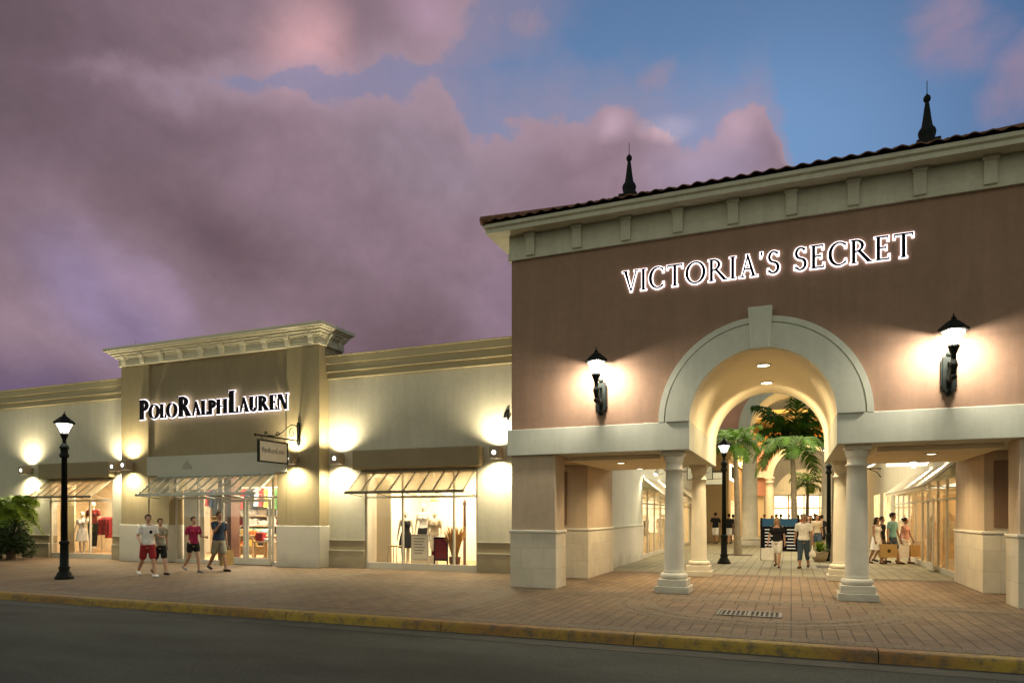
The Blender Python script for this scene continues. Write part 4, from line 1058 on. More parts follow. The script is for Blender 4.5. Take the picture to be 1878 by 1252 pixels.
# ------------------------------------------------------------------ promenade behind the gateway
LX, RX = -5.25, 4.0
def side_windows(par, X, inward, y0, y1, z1, mull, name='window', doorgap=None):
    """glazed front lying in a wall of constant X; inward = +1 when the room is at larger X"""
    d = inward
    f = MB(); xa, xb = sorted((X, X+d*.06))
    f.box(xa, xb, y0, y1, 0, .16); f.box(xa, xb, y0, y1, z1-.06, z1)
    for y in mull: f.box(xa-.004, xb+.004, y-.03, y+.03, .16, z1-.06)
    ms = sorted(mull)
    for a, b in zip(ms, ms[1:]): f.box(xa, xb, a+.03, b-.03, 2.10, 2.16)
    fo = f.build(name, M['frame'], par, bevel=.004)
    for a, b in zip(ms, ms[1:]):
        MB().box(X+d*.028-.003, X+d*.028+.003, a+.031, b-.031, .162, 2.098).build('pane', M['glass'], fo)
        MB().box(X+d*.028-.003, X+d*.028+.003, a+.031, b-.031, 2.162, z1-.062).build('pane', M['glass'], fo)
    return fo
def side_room(par, X, d, y0, y1, depth, h, e, col=(1, .76, .42), wall=None):
    r = MB(); xa = X+d*.09; xb = X+d*depth
    r.quad((xb, y0, 0), (xb, y1, 0), (xb, y1, h), (xb, y0, h)); r.quad((xa, y0, 0), (xb, y0, 0), (xb, y0, h), (xa, y0, h)); r.quad((xa, y1, 0), (xb, y1, 0), (xb, y1, h), (xa, y1, h)); r.quad((xa, y0, h), (xb, y0, h), (xb, y1, h), (xa, y1, h))
    ro = r.build('display_room', wall or M['room'], par)
    MB().quad((xa, y0, .03), (xb, y0, .03), (xb, y1, .03), (xa, y1, .03)).build('room_floor', M['floor_wood'], ro)
    e *= 3
    cx = (xa+xb)/2
    MB().box(cx-.3, cx+.3, y0+.5, y1-.5, h-.05, h-.01).build('ceiling_light', M['lightpanel'], ro)
    l = light('AREA', 'shop_light', (0, 0, 0), e, col, ro, shape='RECTANGLE', size=.6, size_y=(y1-y0)-1)
    l.location = Vector((cx, (y0+y1)/2, h-.07))-wloc(ro)
    return ro
def canvas_awning(label, X, d, y0, y1, proj, zw, zf, n):
    """lit fabric awning on a side wall; d = direction out of the wall"""
    t = thing('canvas_awning', label, 'awning', (X, (y0+y1)/2, zf), group='fabric awnings along the promenade')
    m = MB(); m.quad((X, y0, zw), (X, y1, zw), (X+d*proj, y1, zf), (X+d*proj, y0, zf)); m.quad((X+d*proj, y0, zf), (X+d*proj, y1, zf), (X+d*proj, y1, zf-.14), (X+d*proj, y0, zf-.14)); m.build('canvas', M['canvas'], t)
    m = MB()
    for i in range(n+1):
        y = y0+(y1-y0)*i/n
        m.tube([(X, y, zw-.03), (X+d*proj, y, zf-.03)], .02, 6); m.tube([(X, y, zf-.10), (X+d*proj, y, zf-.04)], .014, 6)
    m.tube([(X+d*proj, y0, zf-.03), (X+d*proj, y1, zf-.03)], .02, 6); m.build('frame', M['frame'], t)
    return t
def arm_spot(label, X, d, y, z, e):
    t = thing('arm_spotlight', label, 'spotlight', (X, y, z), group='arm spotlights over the promenade awnings')
    MB().tube([(X, y, z), (X+d*.25, y, z+.08), (X+d*.55, y, z+.05)], .015, 6).build('arm', M['frame'], t)
    c = Vector((X+d*.58, y, z+.02)); a = Vector((-d*.5, 0, -.86)).normalized()
    MB().tube([c, c+a*.12, c+a*.2], [.05, .075, .09], 12).build('shade', M['frame'], t)
    MB().ball(tuple(c+a*.22), .07).build('bulb', M['bulb'], t)
    light('SPOT', 'spot_beam', c+a*.32-Vector((X, y, z)), e, (1, .86, .56), t, rot=(0, d*rad(-30)*-1, 0), spot_size=rad(140), spot_blend=.7, shadow_soft_size=.07)
# left row of shops
ls = thing('promenade_shop', 'cream shop on the left of the promenade with a lit window under a canvas awning', 'building', (-8, 32, 0))
m = MB(); m.box(-9, LX, 20.35, 26.0, 0, 5.4); lw = m.build('wall', M['cream'], ls)
m = MB(); m.box(-9, LX, 32.0, 34.6, 0, 5.4); m.build('wall', M['cream'], ls)
m = MB(); m.box(-9, LX, 39.4, 44.3, 0, 5.4); m.build('wall', M['pale'], ls)
m = MB(); m.box(-9, LX, 26.0, 32.0, 2.75, 5.4); m.build('wall', M['cream'], ls); m = MB(); m.box(-9, LX, 34.6, 39.4, 2.75, 5.4); m.build('wall', M['cream'], ls)
m = MB(); m.box(-9, LX+.06, 20.36, 25.98, 1.27, 1.335); m.build('wall_cap', M['cream'], lw, bevel=.01)
m = MB(); m.box(-9, LX+.03, 20.36, 25.98, 0, 1.268); m.build('plinth', M['white_plinth'], lw)
m = MB(); m.box(-9, LX+.25, 20.4, 44.2, 5.2, 5.4); m.box(-9, LX+.35, 20.4, 44.2, 5.403, 5.6); m.build('cornice', M['cornice'], ls)
side_windows(ls, LX-.06, -1, 26.0, 32.0, 2.75, [26.04, 27.4, 28.9, 30.4, 31.96]); side_room(ls, LX-.06, -1, 26.02, 31.98, 2.4, 2.8, 60)
side_windows(ls, LX-.06, -1, 34.6, 39.4, 2.75, [34.64, 36.2, 37.8, 39.36]); side_room(ls, LX-.06, -1, 34.62, 39.38, 2.2, 2.8, 90)
canvas_awning('lit canvas awning over the first left-hand promenade window', LX, 1, 26.0, 32.0, .85, 3.12, 2.42, 5)
canvas_awning('lit canvas awning over the second left-hand promenade window', LX, 1, 34.6, 39.4, .85, 3.12, 2.42, 4)
arm_spot('arm spotlight over the first left-hand awning, near end', LX, 1, 26.2, 3.42, 130); arm_spot('arm spotlight over the first left-hand awning, far end', LX, 1, 29.6, 3.42, 130)
ls2 = thing('promenade_shop', 'tan shop with a yellow cornice and a black sign, beyond the left palm', 'building', (-6, 52, 0))
m = MB(); m.box(-9, -3.6, 44.4, 60, 0, 5.6); w2 = m.build('wall', pmat('tan_shop_render', (.55, .41, .22, 1), var=.05), ls2)
m = MB(); m.box(-9, -3.45, 44.25, 60, 5.2, 5.42); m.box(-9, -3.35, 44.15, 60, 5.423, 5.65); m.box(-9, -3.22, 44.02, 60, 5.653, 5.9); m.build('cornice', pmat('yellow_cornice', (.62, .50, .26, 1)), ls2, bevel=.02)
m = MB(); m.box(-3.595, -3.5, 46, 51, .1, 2.6); m.build('lit_window', emat('far_window_glow', (1, .70, .30, 1), 1.6, .4, 1.5), w2)
bs = thing('shop_sign', 'black sign on the tan shop wall behind the left palm', 'sign', (-3.55, 46.5, 4.5))
MB().box(-3.59, -3.50, 45.0, 48.2, 3.9, 4.9).build('board', M['lightpanel'], bs)
m = MB()
for i in range(4): m.box(-3.495, -3.47, 45.25+i*.72, 45.8+i*.72, 4.05, 4.78)
m.build('board_lettering', M['letter'], bs)
for i, (x, y, lb) in enumerate(((-3.75, 31.0, 'blank cream projecting board on the left promenade wall, larger and nearer'), (-3.72, 36.5, 'blank cream projecting board on the left promenade wall, smaller and farther'))):
    t = thing('hanging_sign', lb, 'sign', (LX, y, 3.5))
    MB().tube([(LX, y, 3.95), (x+.62, y, 3.95)], .022, 6).build('bracket', M['iron'], t)
    b0 = MB().box(x-.5, x+.55, y-.025, y+.025, 3.26, 3.86).build('board', M['cream'], t)
    m = MB(); m.box(x-.53, x+.58, y-.03, y+.03, 3.86, 3.885); m.box(x-.53, x+.58, y-.03, y+.03, 3.235, 3.26); m.box(x-.53, x-.5, y-.03, y+.03, 3.26, 3.86); m.box(x+.55, x+.58, y-.03, y+.03, 3.26, 3.86); m.build('board_frame', M['iron'], b0)
    m = MB(); m.box(x-.36, x+.40, y-.03, y-.026, 3.52, 3.56); m.build('board_line', M['tan_band'], b0)
# right row of shops
rs = thing('promenade_shop', 'shop on the right of the promenade with glazed doors and a lit canvas awning', 'building', (6, 30, 0))
m = MB(); m.box(RX, 8, 20.35, 21.0, 0, 5.4); m.build('wall', M['cream'], rs)
m = MB(); m.box(RX, 8, 21.0, 33.0, 2.75, 5.4); m.build('wall', M['pale'], rs)
m = MB(); m.box(RX, 8, 33.0, 44.3, 0, 5.4); w3 = m.build('wall', M['pale'], rs)
boxes([(RX-.012, RX, 33.6, 36.0, .2, 2.7), (RX-.012, RX, 37.5, 40, .2, 2.7)], 'lit_window', emat('far_window_glow2', (1, .66, .28, 1), 1.6, .5, 1.5), w3)
m = MB(); m.box(RX-.25, 8, 20.4, 44.2, 5.2, 5.4); m.box(RX-.35, 8, 20.4, 44.2, 5.403, 5.6); m.build('cornice', M['cornice'], rs)
side_windows(rs, RX+.02, 1, 21.0, 33.0, 2.75, [21.04, 22.3, 23.6, 24.95, 26.2, 27.6, 29.0, 30.4, 31.7, 32.96])
d = MB(); xd = RX-.14
d.box(xd, xd+.05, 23.3, 24.3, .03, .26); d.box(xd, xd+.05, 23.3, 24.3, 2.08, 2.18); d.box(xd, xd+.05, 23.3, 23.4, .26, 2.08); d.box(xd, xd+.05, 24.2, 24.3, .26, 2.08); do = d.build('door', M['frame'], rs, bevel=.004)
MB().box(xd+.02, xd+.03, 23.4, 24.2, .262, 2.078).build('pane', M['glass'], do)
MB().tube([(xd, 24.15, 1.0), (xd-.05, 24.15, 1.02), (xd-.05, 24.15, 1.30), (xd, 24.15, 1.32)], .015, 6).build('handle', M['frame'], do)
side_room(rs, RX+.03, 1, 21.05, 32.95, 2.6, 2.8, 150, (1, .70, .34))
for y in (23.4, 26.0, 29.2): MB().box(RX+.14, RX+1.2, y, y+.05, .05, 2.4).build('display_panel', M['wood'], rs)
canvas_awning('lit canvas awning over the right-hand promenade doors', RX, -1, 20.9, 29.0, .72, 3.10, 2.50, 6)
for y, w in ((22.2, 'near end'), (24.4, 'middle')): arm_spot('arm spotlight over the right-hand awning, '+w, RX, -1, y, 3.38, 200)
t = thing('light_panel', 'white rectangular light box hanging under the right passage soffit', 'ceiling light', (2.82, 20.55, 3.0))
MB().box(2.34, 3.28, 20.50, 20.60, 2.965, 3.145).build('diffuser', M['lightpanel'], t, bevel=.008)
MB().tube([(2.5, 20.55, 3.145), (2.5, 20.55, 3.3)], .01, 6).build('hanger', M['frame'], t); MB().tube([(3.1, 20.55, 3.145), (3.1, 20.55, 3.3)], .01, 6).build('hanger', M['frame'], t)
t = thing('hanging_sign', 'round blue and white sign on a scrolled bracket along the right promenade wall', 'sign', (RX, 37, 4.0))
MB().tube([(RX, 37, 3.9), (RX-.3, 37, 3.92), (RX-.9, 37, 3.9)], .025, 6).tube([(RX-.02, 37, 3.5), (RX-.2, 37, 3.75), (RX-.5, 37, 3.88)], .018, 6).build('bracket', M['iron'], t)
m = MB(); m.tube([(RX-.55, 36.96, 4.38), (RX-.55, 37.04, 4.38)], .40, 24); o = m.build('disc', M['lightpanel'], t)
m = MB(); m.tube([(RX-.52, 36.945, 4.34), (RX-.52, 36.955, 4.34)], .25, 20); m.build('disc_emblem', C_('navy'), o)
# second gateway with tall columns
g2 = thing('inner_gateway', 'second terracotta archway on tall cream columns inside the promenade', 'building', (-.1, 41.5, 0))
c2 = -.10; z2 = 6.45; r2_ = 2.02
m = MB(); arch_wall(m, -9, 9, z2, 10.2, r2_, 40, 40.4, c2, z2); m.build('front_wall', M['pink'], g2)
av = MB(); ring(av, r2_-.02, 2.62, 39.86, 40.02, 40, cx=c2, zs=z2); av.build('archivolt', M['cream'], g2)
m = MB(); p0 = arcpts(r2_-.02, 40, z2, c2)
for (xa, za), (xb, zb) in zip(p0, p0[1:]): m.add([(xa, 39.95, za), (xb, 39.95, zb), (xb, 43, zb), (xa, 43, za)], [(3, 2, 1, 0)], True)
m.build('vault', M['vault'], g2)
for xa, xb in ((-9, c2-r2_+.02), (c2+r2_-.02, 9)): MB().box(xa, xb, 39.8, 43, 5.85, z2).build('belt_course', M['cream'], g2, bevel=.02)
for x in (-2.14, 1.92): column(x, 40.3, .44, 5.85, g2, 'column', .62)
# court beyond: pink facade with arches, timber roof
ct = thing('court_building', 'pink and orange court facade with white arches under a timber roof', 'building', (0, 57, 0))
FY = 57.0
m = MB(); arch_wall(m, -1.75, 3.6, 5.15, 7.0, 2.25, FY, FY+.3, .95, 4.6); m.build('pink_wall', M['pink'], ct)
boxes([(-9, -1.75, FY+.4, FY+.7, 3.2, 7.0), (3.6, 9, FY+.4, FY+.7, 3.2, 7.0)], 'pink_wall', M['pink'], ct)
boxes([(-9, -1.6, FY-.1, FY+.38, 4.62, 5.12), (3.5, 9, FY-.1, FY+.38, 4.62, 5.12)], 'belt_course', M['cream'], ct)
m = MB(); ring(m, 2.25, 2.75, FY-.15, FY+.02, 30, 0, PI, .95, 4.6); m.build('archivolt', M['cream'], ct)
m = MB(); m.box(-9, 9, FY-.05, FY+.5, 7.0, 8.1); m.build('orange_band', M['orange'], ct)
for x in (-1.55, 3.45): column(x, FY-.4, .34, 4.6, ct, 'column', .5)
boxes([(-9, -2.0, FY+.8, FY+1.0, 0, 3.2), (3.9, 9, FY+.8, FY+1.0, 0, 3.2)], 'cream_wall', M['room'], ct)
m = MB(); ring(m, 1.0, 2.2, FY+1.4, FY+1.5, 24, rad(20), rad(160), .95, 3.1); m.box(-1.6, 3.4, FY+1.42, FY+1.52, 3.3, 3.9); sf = m.build('sign_fascia', M['cream'], ct)
m = MB(); xx = .15
for ch in 'NIA':
    P, A = glyph(ch)
    for p in P: m.prism([(xx+a*.62, 4.12+b*.6) for a, b in p], FY+1.33, FY+1.39)
    xx += A*.62+.1
xs_ = thing('shop_sign', 'black letters on the curved cream fascia above the bright far shop', 'sign', (.95, FY+1.4, 4.2)); m.build('lettering', M['letter'], xs_)
m = MB(); m.box(-1.3, 3.2, FY+2.2, FY+2.3, .2, 3.2); m.build('lit_window', emat('far_shop_glow', (1, .78, .42, 1), 3.6, .5, 1.2), ct)
m = MB()
for x in (-1.3, -.2, .95, 2.1, 3.15): m.box(x-.05, x+.05, FY+2.1, FY+2.18, 0, 3.3)
m.box(-1.3, 3.2, FY+2.08, FY+2.12, 2.2, 2.3); m.build('window_frame', M['wood'], ct)
# roof
rz0, ap = 8.0, Vector((0, 52.5, 13.2))
cor_ = [Vector((-9.5, 44, rz0)), Vector((9.5, 44, rz0)), Vector((9.5, 61, rz0)), Vector((-9.5, 61, rz0))]
m = MB()
for i in range(4): m.add([cor_[i], cor_[(i+1) % 4], ap], [(0, 1, 2)])
cr = m.build('timber_roof', M['board'], ct)
m = MB()
for i in range(4):
    a, b = cor_[i], cor_[(i+1) % 4]
    for j in range(9):
        p = a.lerp(b, j/8); q = ap if j % 8 == 0 else p.lerp(ap, .93)
        dn = Vector((0, 0, -.22)); m.tube([p+dn, q+dn], .13, 4, False)
    for f_ in (.02, .35, .68):
        m.tube([a.lerp(ap, f_)+Vector((0, 0, -.42)), b.lerp(ap, f_)+Vector((0, 0, -.42))], .14, 4, False)
m.build('rafters', M['timber'], cr)
lt = thing('pendant_lantern', 'dark pendant lantern hanging in front of the pink court wall', 'lantern', (-2.6, 54, 3.9))
MB().tube([(-2.6, 54, 5.0), (-2.6, 54, 8.0)], .02, 6).build('chain', M['iron'], lt); MB().lathe([(.05, -.5), (.16, -.4), (.2, 0), (.24, .05), (.05, .3)], (-2.6, 54, 4.7), 8).build('body', M['iron'], lt)
wb = thing('shop_board', 'white arched board on the cream wall left of the court arch', 'sign', (-3.0, FY+.7, 2.9))
m = MB(); m.prism([(-4.0, 3.0), (-2.2, 3.0), (-2.2, 3.55), (-3.1, 3.85), (-4.0, 3.55)], FY+.72, FY+.78); m.build('board', M['room_white'], wb)
# area lights without fittings, added to brighten the court and promenade
light('AREA', 'court_fill_up', Vector((0, 51, 5.2))-wloc(ct), 3600, (1, .70, .30), ct, rot=(PI, 0, 0), shape='RECTANGLE', size=9, size_y=6)
light('AREA', 'court_fill_down', Vector((0, 51, 7.4))-wloc(ct), 1400, (1, .78, .48), ct, shape='RECTANGLE', size=9, size_y=7)
light('AREA', 'promenade_fill', Vector((-.3, 31, 5.4))-wloc(g2), 950, (1, .84, .56), g2, shape='RECTANGLE', size=6, size_y=10)  # added fill floating over the promenade, no lamp there
# far roofs that close the view
bk = thing('back_building', 'dark far building closing the view behind the court', 'building', (0, 64, 0))
MB().box(-40, 40, 64, 66, 0, 7.5).build('wall', M['pale'], bk)
# directory board
dz = thing('directory_board', 'black directory board with a blue header standing on two legs in the promenade', 'sign', (-.39, 27.2, 0), rz=0)
m = MB(); x0, x1, y = -1.03, .25, 27.2
for x in (x0, x1): 
    m = MB(); m.box(x-.035, x+.035, y-.035, y+.035, 0, 1.58); m.build('leg', M['iron'], dz, bevel=.006)
pn = MB().box(x0+.037, x1-.037, y-.03, y+.03, .34, 1.26).build('panel', M['letter'], dz)
MB().box(x0+.037, x1-.037, y-.034, y+.034, 1.263, 1.55).build('header', pmat('directory_glow_blue', (.025, .085, .145, 1), emit=.25), dz)  # header given a faint glow of its own, no lamp behind it
m = MB(); rr = random.Random(3)
for r_i in range(7):
    z = 1.14-.115*r_i
    m.box(x0+.12, x0+.12+.20+.12*rr.random(), y-.036, y-.031, z-.014, z+.018); m.box(x1-.45+.1*rr.random(), x1-.10, y-.036, y-.031, z-.014, z+.018)
m.build('listing_lines', pmat('glowing_white_ink', (.8, .8, .76, 1), emit=.25), pn)  # lines brightened by emission put into their colour
# ------------------------------------------------------------------ people
def remesh(mb, name, mat, parent, voxel, smooth=2):
    """fuse overlapping limbs into one continuous skin"""
    me = mb.mesh('tmp'); o = bpy.data.objects.new('tmp', me); COL.objects.link(o)
    r = o.modifiers.new('r', 'REMESH'); r.mode = 'VOXEL'; r.voxel_size = voxel; r.use_smooth_shade = True
    if smooth:
        s = o.modifiers.new('s', 'SMOOTH'); s.iterations = smooth; s.factor = .5
    dg = bpy.context.evaluated_depsgraph_get()
    new = bpy.data.meshes.new_from_object(o.evaluated_get(dg))
    bpy.data.objects.remove(o); bpy.data.meshes.remove(me)
    new.name = name; new.materials.clear(); new.materials.append(mat)
    ob = bpy.data.objects.new(name, new); COL.objects.link(ob)
    if parent is not None: ob.parent = parent
    return ob
TORSO = [(.80, .10, .085), (.84, .15, .105), (.90, .168, .118), (.97, .168, .118), (1.06, .142, .10), (1.14, .138, .098), (1.24, .155, .112), (1.33, .172, .118), (1.40, .172, .105), (1.445, .13, .085), (1.47, .075, .065)]
def human(label, loc, rz, H=1.72, legs=((18, 5), (-14, 22)), arms=((-15, 20, 8), (18, 25, 8)), lean=3, top=('tee', 'white'), bottom=('shorts', 'navy'),
          hair=('short', 'hair'), shoes='shoe', skin='skin', fem=False, group=None, name='person', cat='person', voxel=.012, look=0, cap=None, z0=0, extra=None):
    s = H/1.75
    t = thing(name, label, cat, (loc[0], loc[1], z0), rz, group)
    hips = []; fem_k = .93 if fem else 1.0
    hipw = .088
    low = []; L = {}
    for sd, (a, k) in zip((1, -1), legs):
        a = rad(a); k = rad(k)
        hip = Vector((sd*hipw, 0, .90)); kn = hip+Vector((0, -sin(a), -cos(a)))*.43; an = kn+Vector((0, -sin(a-k), -cos(a-k)))*.405
        ft = a-k
        fd = Vector((sd*.12, -cos(ft*.5), min(0, sin(ft*.5)*.6))).normalized()
        toe = an+fd*.17+Vector((0, 0, -.055)); heel = an-fd*.055+Vector((0, 0, -.055))
        L[sd] = (hip, kn, an, toe, heel); low.append(min(toe.z, heel.z)-.03)
    dz = -min(low)
    sw = .185*fem_k
    piv = Vector((0, 0, .92)); RM = Matrix.Rotation(rad(lean), 4, 'X')
    def up(p): return piv+(RM @ (Vector(p)-piv))
    A = {}
    for sd, (a, e, ab) in zip((1, -1), arms):
        a, e, ab = rad(a), rad(e), rad(ab)
        sh = Vector((sd*sw, .005, 1.405)); d1 = Vector((sd*sin(ab), -sin(a)*cos(ab), -cos(a)*cos(ab)))
        el = sh+d1*.285
        d2 = Vector((sd*sin(ab)*.5, -sin(a+e), -cos(a+e))).normalized()
        wr = el+d2*.245
        A[sd] = (up(sh), up(el), up(wr), (RM.to_3x3() @ d2))
    def fin(mb, nm, mat, par=None, vox=voxel, sm=2):
        mb.v = [(x*s, y*s, (z+dz)*s) for x, y, z in mb.v]
        return remesh(mb, nm, mat, par if par is not None else t, vox*s, sm)
    def raw(mb, nm, mat, par=None):
        mb.v = [(x*s, y*s, (z+dz)*s) for x, y, z in mb.v]
        me = mb.mesh(nm); me.materials.append(mat); o = bpy.data.objects.new(nm, me); COL.objects.link(o); o.parent = par if par is not None else t
        return o
    def torso(mb, za, zb, inf, flare=None):
        secs = []
        for z, rx, ry in TORSO:
            if za-.001 <= z <= zb+.001:
                kx = fem_k*(.92 if fem and 1.03 < z < 1.2 else 1)
                secs.append(((0, 0, z), rx*kx+inf, ry*(.95 if fem else 1)+inf))
        tmp = MB().loft(secs, 20); tmp.v = [tuple(up(v)) if v[2] > .92 else v for v in tmp.v]
        mb.add(tmp.v, tmp.f, True)
        if fem and zb > 1.3:
            for sd in (1, -1): mb.ball(tuple(up((sd*.07, -.09, 1.285))), .062+inf, .05+inf, .055+inf)
    def head_pt(p):
        c = Vector((0, 0, 1.58)); q = Vector(p)-c; q.rotate(Matrix.Rotation(rad(look), 3, 'Z')); return tuple(up(c+q))
    # body
    b = MB(); torso(b, .8, 1.47, 0)
    b.caps([up((0, .005, 1.42)), up((0, -.005, 1.54))], [.060, .052] if not fem else [.05, .045])
    hb = MB(); hb.ball((0, .008, 1.645), .075, .094, .103, 16, 12); hb.ball((0, -.028, 1.568), .053, .06, .055); hb.ball((0, -.062, 1.545), .026, .024, .022)
    hb.caps([(0, -.084, 1.645), (0, -.100, 1.612)], [.010, .015], 8); hb.ball((0, -.083, 1.572), .026, .012, .012)
    for sd in (1, -1): hb.ball((sd*.077, .01, 1.62), .010, .020, .030); hb.ball((sd*.035, -.066, 1.605), .028, .022, .026)
    b.add([head_pt(v) for v in hb.v], hb.f, True)
    for sd in (1, -1):
        hip, kn, an, toe, heel = L[sd]
        b.caps([hip, hip.lerp(kn, .35), kn, kn.lerp(an, .3), an], [.088, .080, .056, .058, .038])
        b.caps([heel+Vector((0, 0, .012)), an.lerp(toe, .5)+Vector((0, 0, -.012)), toe+Vector((0, 0, .005))], [.034, .036, .028])
        sh, el, wr, d2 = A[sd]
        b.ball(tuple(sh), .058*fem_k)
        b.caps([sh, sh.lerp(el, .4), el, el.lerp(wr, .3), wr], [k_*(.86 if fem else 1) for k_ in (.054, .050, .040, .041, .028)])
        side = Vector((0, -1, 0)) if abs(d2.y) < .7 else Vector((0, 0, 1))
        nrm = Vector((sd, 0, 0))
        pc = wr+d2*.055
        b.caps([wr, pc+side*.012, pc+d2*.03], [.026, .030, .026], 8); b.caps([pc-side*.022, pc-side*.018+d2*.03], [.018, .017], 8)
        for q in range(4):
            o = (q-1.5)*.021; ln = (.062, .072, .068, .052)[q]
            p0 = pc+d2*.035-side*o; p1 = p0+d2*ln*.55-nrm*.006; p2 = p1+d2*ln*.35-nrm*.03
            b.caps([p0, p1, p2], [.0105, .010, .0085], 7)
        p0 = pc-d2*.01+side*.03; b.caps([p0, p0+d2*.03+side*.022-nrm*.01, p0+d2*.06+side*.024-nrm*.02], [.013, .011, .009], 7)
    body = fin(b, 'body', M[skin])
    if name == 'person' and voxel < .016:
        e = MB()
        for sd in (1, -1):
            q = MB().ball((sd*.031, -.085, 1.636), .013, .008, .008, 8, 6); e.add([head_pt(v) for v in q.v], q.f, True)
        raw(e, 'eyes', C_('black')); e = MB(); q = MB().ball((0, -.094, 1.572), .024, .006, .007, 8, 6); e.add([head_pt(v) for v in q.v], q.f, True); raw(e, 'mouth', cloth('lips', (.30, .10, .08)))
    # hair
    if hair:
        kind, hc = hair
        h = MB().ball((0, .016, 1.662), .086, .102, .102, 18, 14)
        h.f = [f for f in h.f if not (sum(h.v[i][1] for i in f)/len(f) < -.035 and sum(h.v[i][2] for i in f)/len(f) < 1.70) and not sum(h.v[i][2] for i in f)/len(f) < 1.585]
        h.sm = [True]*len(h.f)
        if kind == 'long':
            h.loft([((0, .045, 1.70), .075, .05), ((0, .06, 1.62), .090, .055), ((0, .068, 1.52), .092, .05), ((0, .075, 1.42), .085, .04), ((0, .08, 1.33), .05, .025)], 14)
            for sd in (1, -1): h.caps([(sd*.078, -.01, 1.66), (sd*.085, -.0, 1.58), (sd*.085, .015, 1.46)], [.018, .024, .016], 8)
        if kind == 'bun': h.ball((0, .115, 1.69), .045)
        h.v = [head_pt(v) for v in h.v]
        raw(h, 'hair', C_(hc), body)
        if cap:
            c = MB().ball((0, .004, 1.69), .092, .106, .075, 16, 10); c.f = [f for f in c.f if sum(c.v[i][2] for i in f)/len(f) > 1.685]; c.sm = [True]*len(c.f)
            c.prism_z([(-.07, -.08), (.07, -.08), (.055, -.16), (0, -.178), (-.055, -.16)], 1.686, 1.696); c.v = [head_pt(v) for v in c.v]; raw(c, 'cap', C_(cap))
    # clothes
    if top:
        kind, c = top; m = MB()
        lo = .88 if kind in ('tee', 'polo') else .90
        hi = 1.445 if kind in ('tee', 'polo') else 1.40
        torso(m, lo, hi, .014)
        if kind in ('tee', 'polo', 'blouse'):
            for sd in (1, -1):
                sh, el, wr, d2 = A[sd]
                p = sh.lerp(el, .62); m.caps([sh+Vector((-sd*.04, 0, .005)), sh, p], [.062, .068*fem_k, .062*fem_k])
            m.caps([up((-.10, 0, 1.42)), up((.10, 0, 1.42))], [.062, .062])
        if kind == 'dress':
            tmp = MB().loft([((0, 0, .99), .175, .128), ((0, 0, .86), .20, .15), ((0, 0, .70), .225, .18), ((0, -.01, .55), .25, .21), ((0, -.01, .52), .25, .21)], 20); m.add(tmp.v, tmp.f, True)
            for sd in (1, -1): m.caps([up((sd*.10, -.07, 1.38)), up((sd*.105, -.01, 1.45)), up((sd*.10, .06, 1.38))], [.02, .02, .02], 8)
        if kind == 'tank':
            for sd in (1, -1): m.caps([up((sd*.10, -.08, 1.37)), up((sd*.115, -.005, 1.445)), up((sd*.10, .06, 1.37))], [.03, .03, .03], 8)
        to = fin(m, kind if kind != 'tee' else 'shirt', C_(c), None, voxel*1.1)
        if kind == 'tee' and extra:
            q = MB().ball((.03, -.128, 1.27), .045, .012, .05, 12, 8); q.v = [tuple(up(v)) for v in q.v]; raw(q, 'shirt_print', C_(extra), to)
    if bottom:
        kind, c = bottom; m = MB()
        if kind != 'skirt':
            torso(m, .84, .97, .012)
            f = {'shorts': .80, 'short_shorts': .48, 'capri': 1.45, 'pants': 1.97}[kind]
            for sd in (1, -1):
                hip, kn, an, toe, heel = L[sd]
                if f <= 1: P = [hip, hip.lerp(kn, f*.5), hip.lerp(kn, f)]; Rr = [.104, .102, .098]
                else: P = [hip, hip.lerp(kn, .5), kn, kn.lerp(an, f-1)]; Rr = [.104, .098, .082, .074 if f < 1.6 else .062]
                m.caps(P, Rr)
        else:
            m.loft([((0, 0, 1.0), .165, .12), ((0, 0, .88), .19, .145), ((0, 0, .70), .21, .17), ((0, 0, .56), .225, .19)], 20)
        fin(m, 'skirt' if kind == 'skirt' else ('trousers' if kind in ('pants', 'capri') else 'shorts'), C_(c), None, voxel*1.1)
    if shoes:
        m = MB()
        for sd in (1, -1):
            hip, kn, an, toe, heel = L[sd]
            q = MB().caps([heel+Vector((0, 0, .008)), an.lerp(toe, .5)+Vector((0, 0, -.016)), toe+Vector((0, 0, .0))], [.042, .046, .036])
            fd = MB(); fd.caps([heel+Vector((0, 0, .008)), an.lerp(toe, .55)+Vector((0, 0, -.02)), toe], [.042, .045, .036])
            o = fin(fd, 'shoe', C_(shoes), None, voxel*.9)
    Rz = Matrix.Rotation(rz, 3, 'Z')
    hand = {}
    for sd in (1, -1):
        p = (A[sd][2]+A[sd][3]*.10); p = Vector((p.x*s, p.y*s, (p.z+dz)*s)); hand[sd] = Vector((loc[0], loc[1], z0))+Rz @ p
    return t, hand
